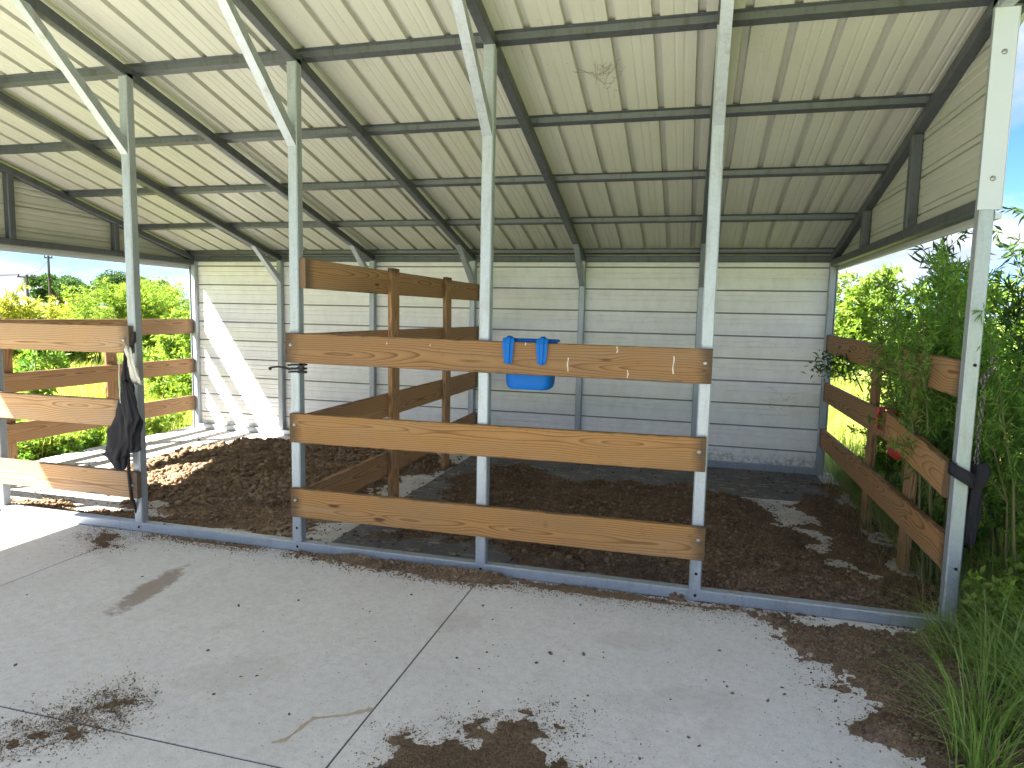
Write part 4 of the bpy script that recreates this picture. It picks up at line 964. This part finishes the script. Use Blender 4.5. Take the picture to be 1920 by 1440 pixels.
cover('ground_cover', 'bright green leafy weeds along the outside of the left side fence', 'weed', pts, 1)
pts = [(-7.45-0.3*rs.uniform(), rs.uniform(0.9, 2.4), rs.uniform(0.3, 0.55)) for _ in range(16)]
cover('ground_cover', 'low dark weeds creeping over the slab edge under the left side fence', 'weed_dark', pts, 2)
pts = [(0.12+2.4*rs.uniform()**1.4, rs.uniform(-1.2, 3.4), rs.uniform(0.4, 1.2)) for _ in range(60)]
cover('ground_cover', 'tangled green weeds along the outside of the right side fence', 'weed_dark', pts, 3)
# grass
def blades(x, y, z, L, W, rs, lean=0.5, nseg=3, dirs=None):
    N = len(x); a = rs.uniform(0, 6.28, N) if dirs is None else dirs; le = lean*rs.uniform(0.2, 1.4, N)
    d = np.stack([np.cos(a), np.sin(a), np.zeros(N)], -1); tw_ = a+math.pi/2+rs.normal(0, 0.5, N)
    s = np.stack([np.cos(tw_), np.sin(tw_), np.zeros(N)], -1)
    rows = []
    for i in range(nseg+1):
        f = i/nseg; w = W*(1-f)**0.7 if i < nseg else W*0.03
        c = np.stack([x, y, z], -1)+d*(L*le*f*f)[:, None]+np.array([0, 0, 1.0])*(L*(f-0.35*np.minimum(le, 1.3)*f**2.2))[:, None]
        rows.append(c-s*(w/2)[:, None] if hasattr(w, '__len__') else c); rows.append(c+s*(w/2)[:, None] if hasattr(w, '__len__') else c)
    V = np.stack(rows, 1).reshape(-1, 3); k = 2*(nseg+1); q = []
    for i in range(nseg): q += [(2*i, 2*i+1, 2*i+3), (2*i, 2*i+3, 2*i+2)]
    F = (np.array(q)[None]+k*np.arange(N)[:, None, None]).reshape(-1, 3)
    return V, F
rs = np.random.default_rng(50); N = 70000
x = -7.6-24*rs.uniform(0, 1, N)**1.3; y = 0.0+20*rs.uniform(0, 1, N); z = ground_z(x, y)
V, F = blades(x, y, z, rs.uniform(0.15, 0.42, N), rs.uniform(0.006, 0.014, N)*(1+(-x-7.6)*0.08), rs, 0.6, 2)
tag(obj('field_grass', mesh_np('field_grass', V, F, M['grass'])), 'bright sunlit yellow green grass in the left field', 'grass', kind='stuff')
N = 26000; x = 0.3+11*rs.uniform(0, 1, N)**1.4; y = -1.5+16*rs.uniform(0, 1, N); z = ground_z(x, y)
V, F = blades(x, y, z, rs.uniform(0.18, 0.6, N), rs.uniform(0.006, 0.013, N)*(1+x*0.08), rs, 0.6, 2)
tag(obj('field_grass', mesh_np('field_grass', V, F, M['grass'])), 'yellow green grass beyond the right side fence', 'grass', kind='stuff')
N = 6500; x = 0.10+0.5*rs.uniform(0, 1, N); y = rs.uniform(-0.1, 3.6, N)
V, F = blades(x, y, np.full(N, -0.08), rs.uniform(0.15, 0.5, N), rs.uniform(0.003, 0.007, N), rs, 0.8, 3)
tag(obj('fence_grass', mesh_np('fence_grass', V, F, M['grass_green'])), 'green grass standing along the foot of the right side fence', 'grass', kind='stuff')
N = 700; x = rs.uniform(-0.12, 0.5, N); y = rs.uniform(-0.3, 3.2, N)
V, F = blades(x, y, np.full(N, -0.02), rs.uniform(0.2, 0.8, N), rs.uniform(0.002, 0.004, N), rs, 1.2, 3)
tag(obj('dry_stalks', mesh_np('dry_stalks', V, F, M['straw'])), 'thin dry stalks tangled under the right side fence', 'stalks', kind='stuff')
N = 60; a = rs.uniform(0, 6.28, N)
def grass_clump(label, x, y, n, L, seed):
    rs = np.random.default_rng(seed); a = rs.uniform(0, 6.28, n); r = 0.10*rs.uniform(0, 1, n)**0.7
    V, F = blades(r*np.cos(a), r*np.sin(a), np.zeros(n), L*rs.uniform(0.5, 1.15, n), rs.uniform(0.004, 0.009, n), rs, 0.95, 5, a+rs.normal(0, 0.7, n))
    o = obj('grass_clump', mesh_np('grass_clump', V, F, M['grass_green'])); o.location = (x, y, -0.07 if x > 0.13 else 0.0)
    tag(o, label, 'grass', 'long grass clumps in the right foreground')
for i, (x, y, n, L, lab) in enumerate(((-0.20, -0.92, 110, 0.42, 'arching grass clump on the dirt at the lower right'), (0.02, -0.55, 150, 0.45, 'long green grass clump right of the dirt, below the post'),
      (-0.28, -1.17, 110, 0.40, 'grass clump at the very bottom of the dirt beside the slab'), (0.13, -0.82, 190, 0.55, 'tall grass clump at the right edge of the picture'), (0.10, -0.20, 110, 0.30, 'short grass tuft at the foot of the right front post'), (-0.06, -0.10, 80, 0.22, 'small tuft of grass against the end of the front sill'),
      (0.30, -0.45, 200, 0.6, 'tall grass clump beside the broad leaved weed'), (0.02, -1.12, 170, 0.5, 'grass clump cut off by the lower right corner'), (0.22, -0.66, 150, 0.5, 'grass clump between the tall clump and the broad leaved weed'), (-0.08, -0.36, 60, 0.3, 'thin grass clump on the dirt just below the sill end'))):
    grass_clump(lab, x, y, n, L, 60+i)
# far trees and poles
def oak(label, x, y, H, Rr, seed):
    rs = np.random.default_rng(seed); t = thing('oak_tree', label, 'tree', (x, y, 0.0), 'dark trees far beyond the left field')
    tr = MB(); tr.tube([(0, 0, -0.3), (0.1, 0, H*0.2), (0.1, 0.2, H*0.38)], [0.42, 0.34, 0.28], 8); C = []
    for k in range(16):
        a = rs.uniform(0, 6.28); rr = Rr*rs.uniform(0.3, 0.8); zz = H*rs.uniform(0.42, 0.88)*(1-0.18*rr/Rr); e = (rr*math.cos(a), rr*math.sin(a), zz)
        tr.tube([(0.1, 0.2, H*0.34), (e[0]*0.45, e[1]*0.45, H*0.36+(zz-H*0.36)*0.6), e], [0.2, 0.12, 0.04], 5)
        C.append((*e, Rr*rs.uniform(0.26, 0.42)))
    obj('trunk', tr.mesh('oak_trunk', M['bark']), t); B = []
    for (cx, cy, cz, r) in C:
        n = 1100; v = unit(rs.normal(0, 1, (n, 3)))*(rs.uniform(0, 1, n)**0.45*r)[:, None]*np.array([1, 1, 0.72]); B.append(v+np.array([cx, cy, cz]))
    B = np.concatenate(B); N = len(B)
    V, F = leaf_faces(B, unit(rs.normal(0, 1, (N, 3))), unit(rs.normal(0, 0.7, (N, 3))+np.array([0, 0, 0.8])), 0.26*rs.uniform(0.6, 1.3, N), 0.15*rs.uniform(0.6, 1.3, N))
    obj('crown', mesh_np('oak_crown', V, F, M['leaf_dark']), t)
oak('dark oak at the left on the horizon beside the utility pole', -68.9, 55.6, 5.6, 3.0, 71)
oak('broad dark oak on the horizon behind the feathery bush', -64.9, 60.0, 5.9, 3.9, 72)
oak('dark oak crown showing right of the left front post', -62.4, 62.3, 5.0, 2.4, 73)
def upole(label, x, y, h, arm):
    t = thing('utility_pole', label, 'pole', (x, y, -0.1), 'utility poles on the horizon')
    obj('pole', MB().tube([(0, 0, 0), (0, 0, h)], [0.12, 0.09], 8).mesh('pole', M['pole']), t)
    obj('crossarm', MB().bar((-arm, -arm*0.7, h-0.18), (arm, arm*0.7, h-0.18), 0.10, 0.12).mesh('crossarm', M['pole']), t)
    for s in (-0.85, 0.85): obj('insulator', MB().tube([(s*arm, s*arm*0.7, h-0.12), (s*arm, s*arm*0.7, h+0.06)], 0.05, 6).mesh('insulator', M['pole']), t)
upole('taller utility pole standing behind the left dark oak', -54.4, 42.0, 5.75, 0.25)
upole('shorter utility pole with a wide crossarm at far left', -55.4, 40.8, 4.05, 0.55)
wr = MB(); wr.tube([(-54.4, 42.0, 5.3), (-54.8, 41.5, 4.35), (-55.4, 40.8, 3.98)], 0.02, 4)
for k in range(2): wr.tube([(-55.4+0.4*(k*2-1), 40.8+0.28*(k*2-1), 3.98), (-62, 36.0, 3.3+0.05*k), (-70, 31.0, 3.7)], 0.02, 4)
tag(obj('power_line', wr.mesh('power_line', M['pole'])), 'thin power lines between the two poles at far left', 'wire')
scene.render.resolution_x = 1024; scene.render.resolution_y = 768
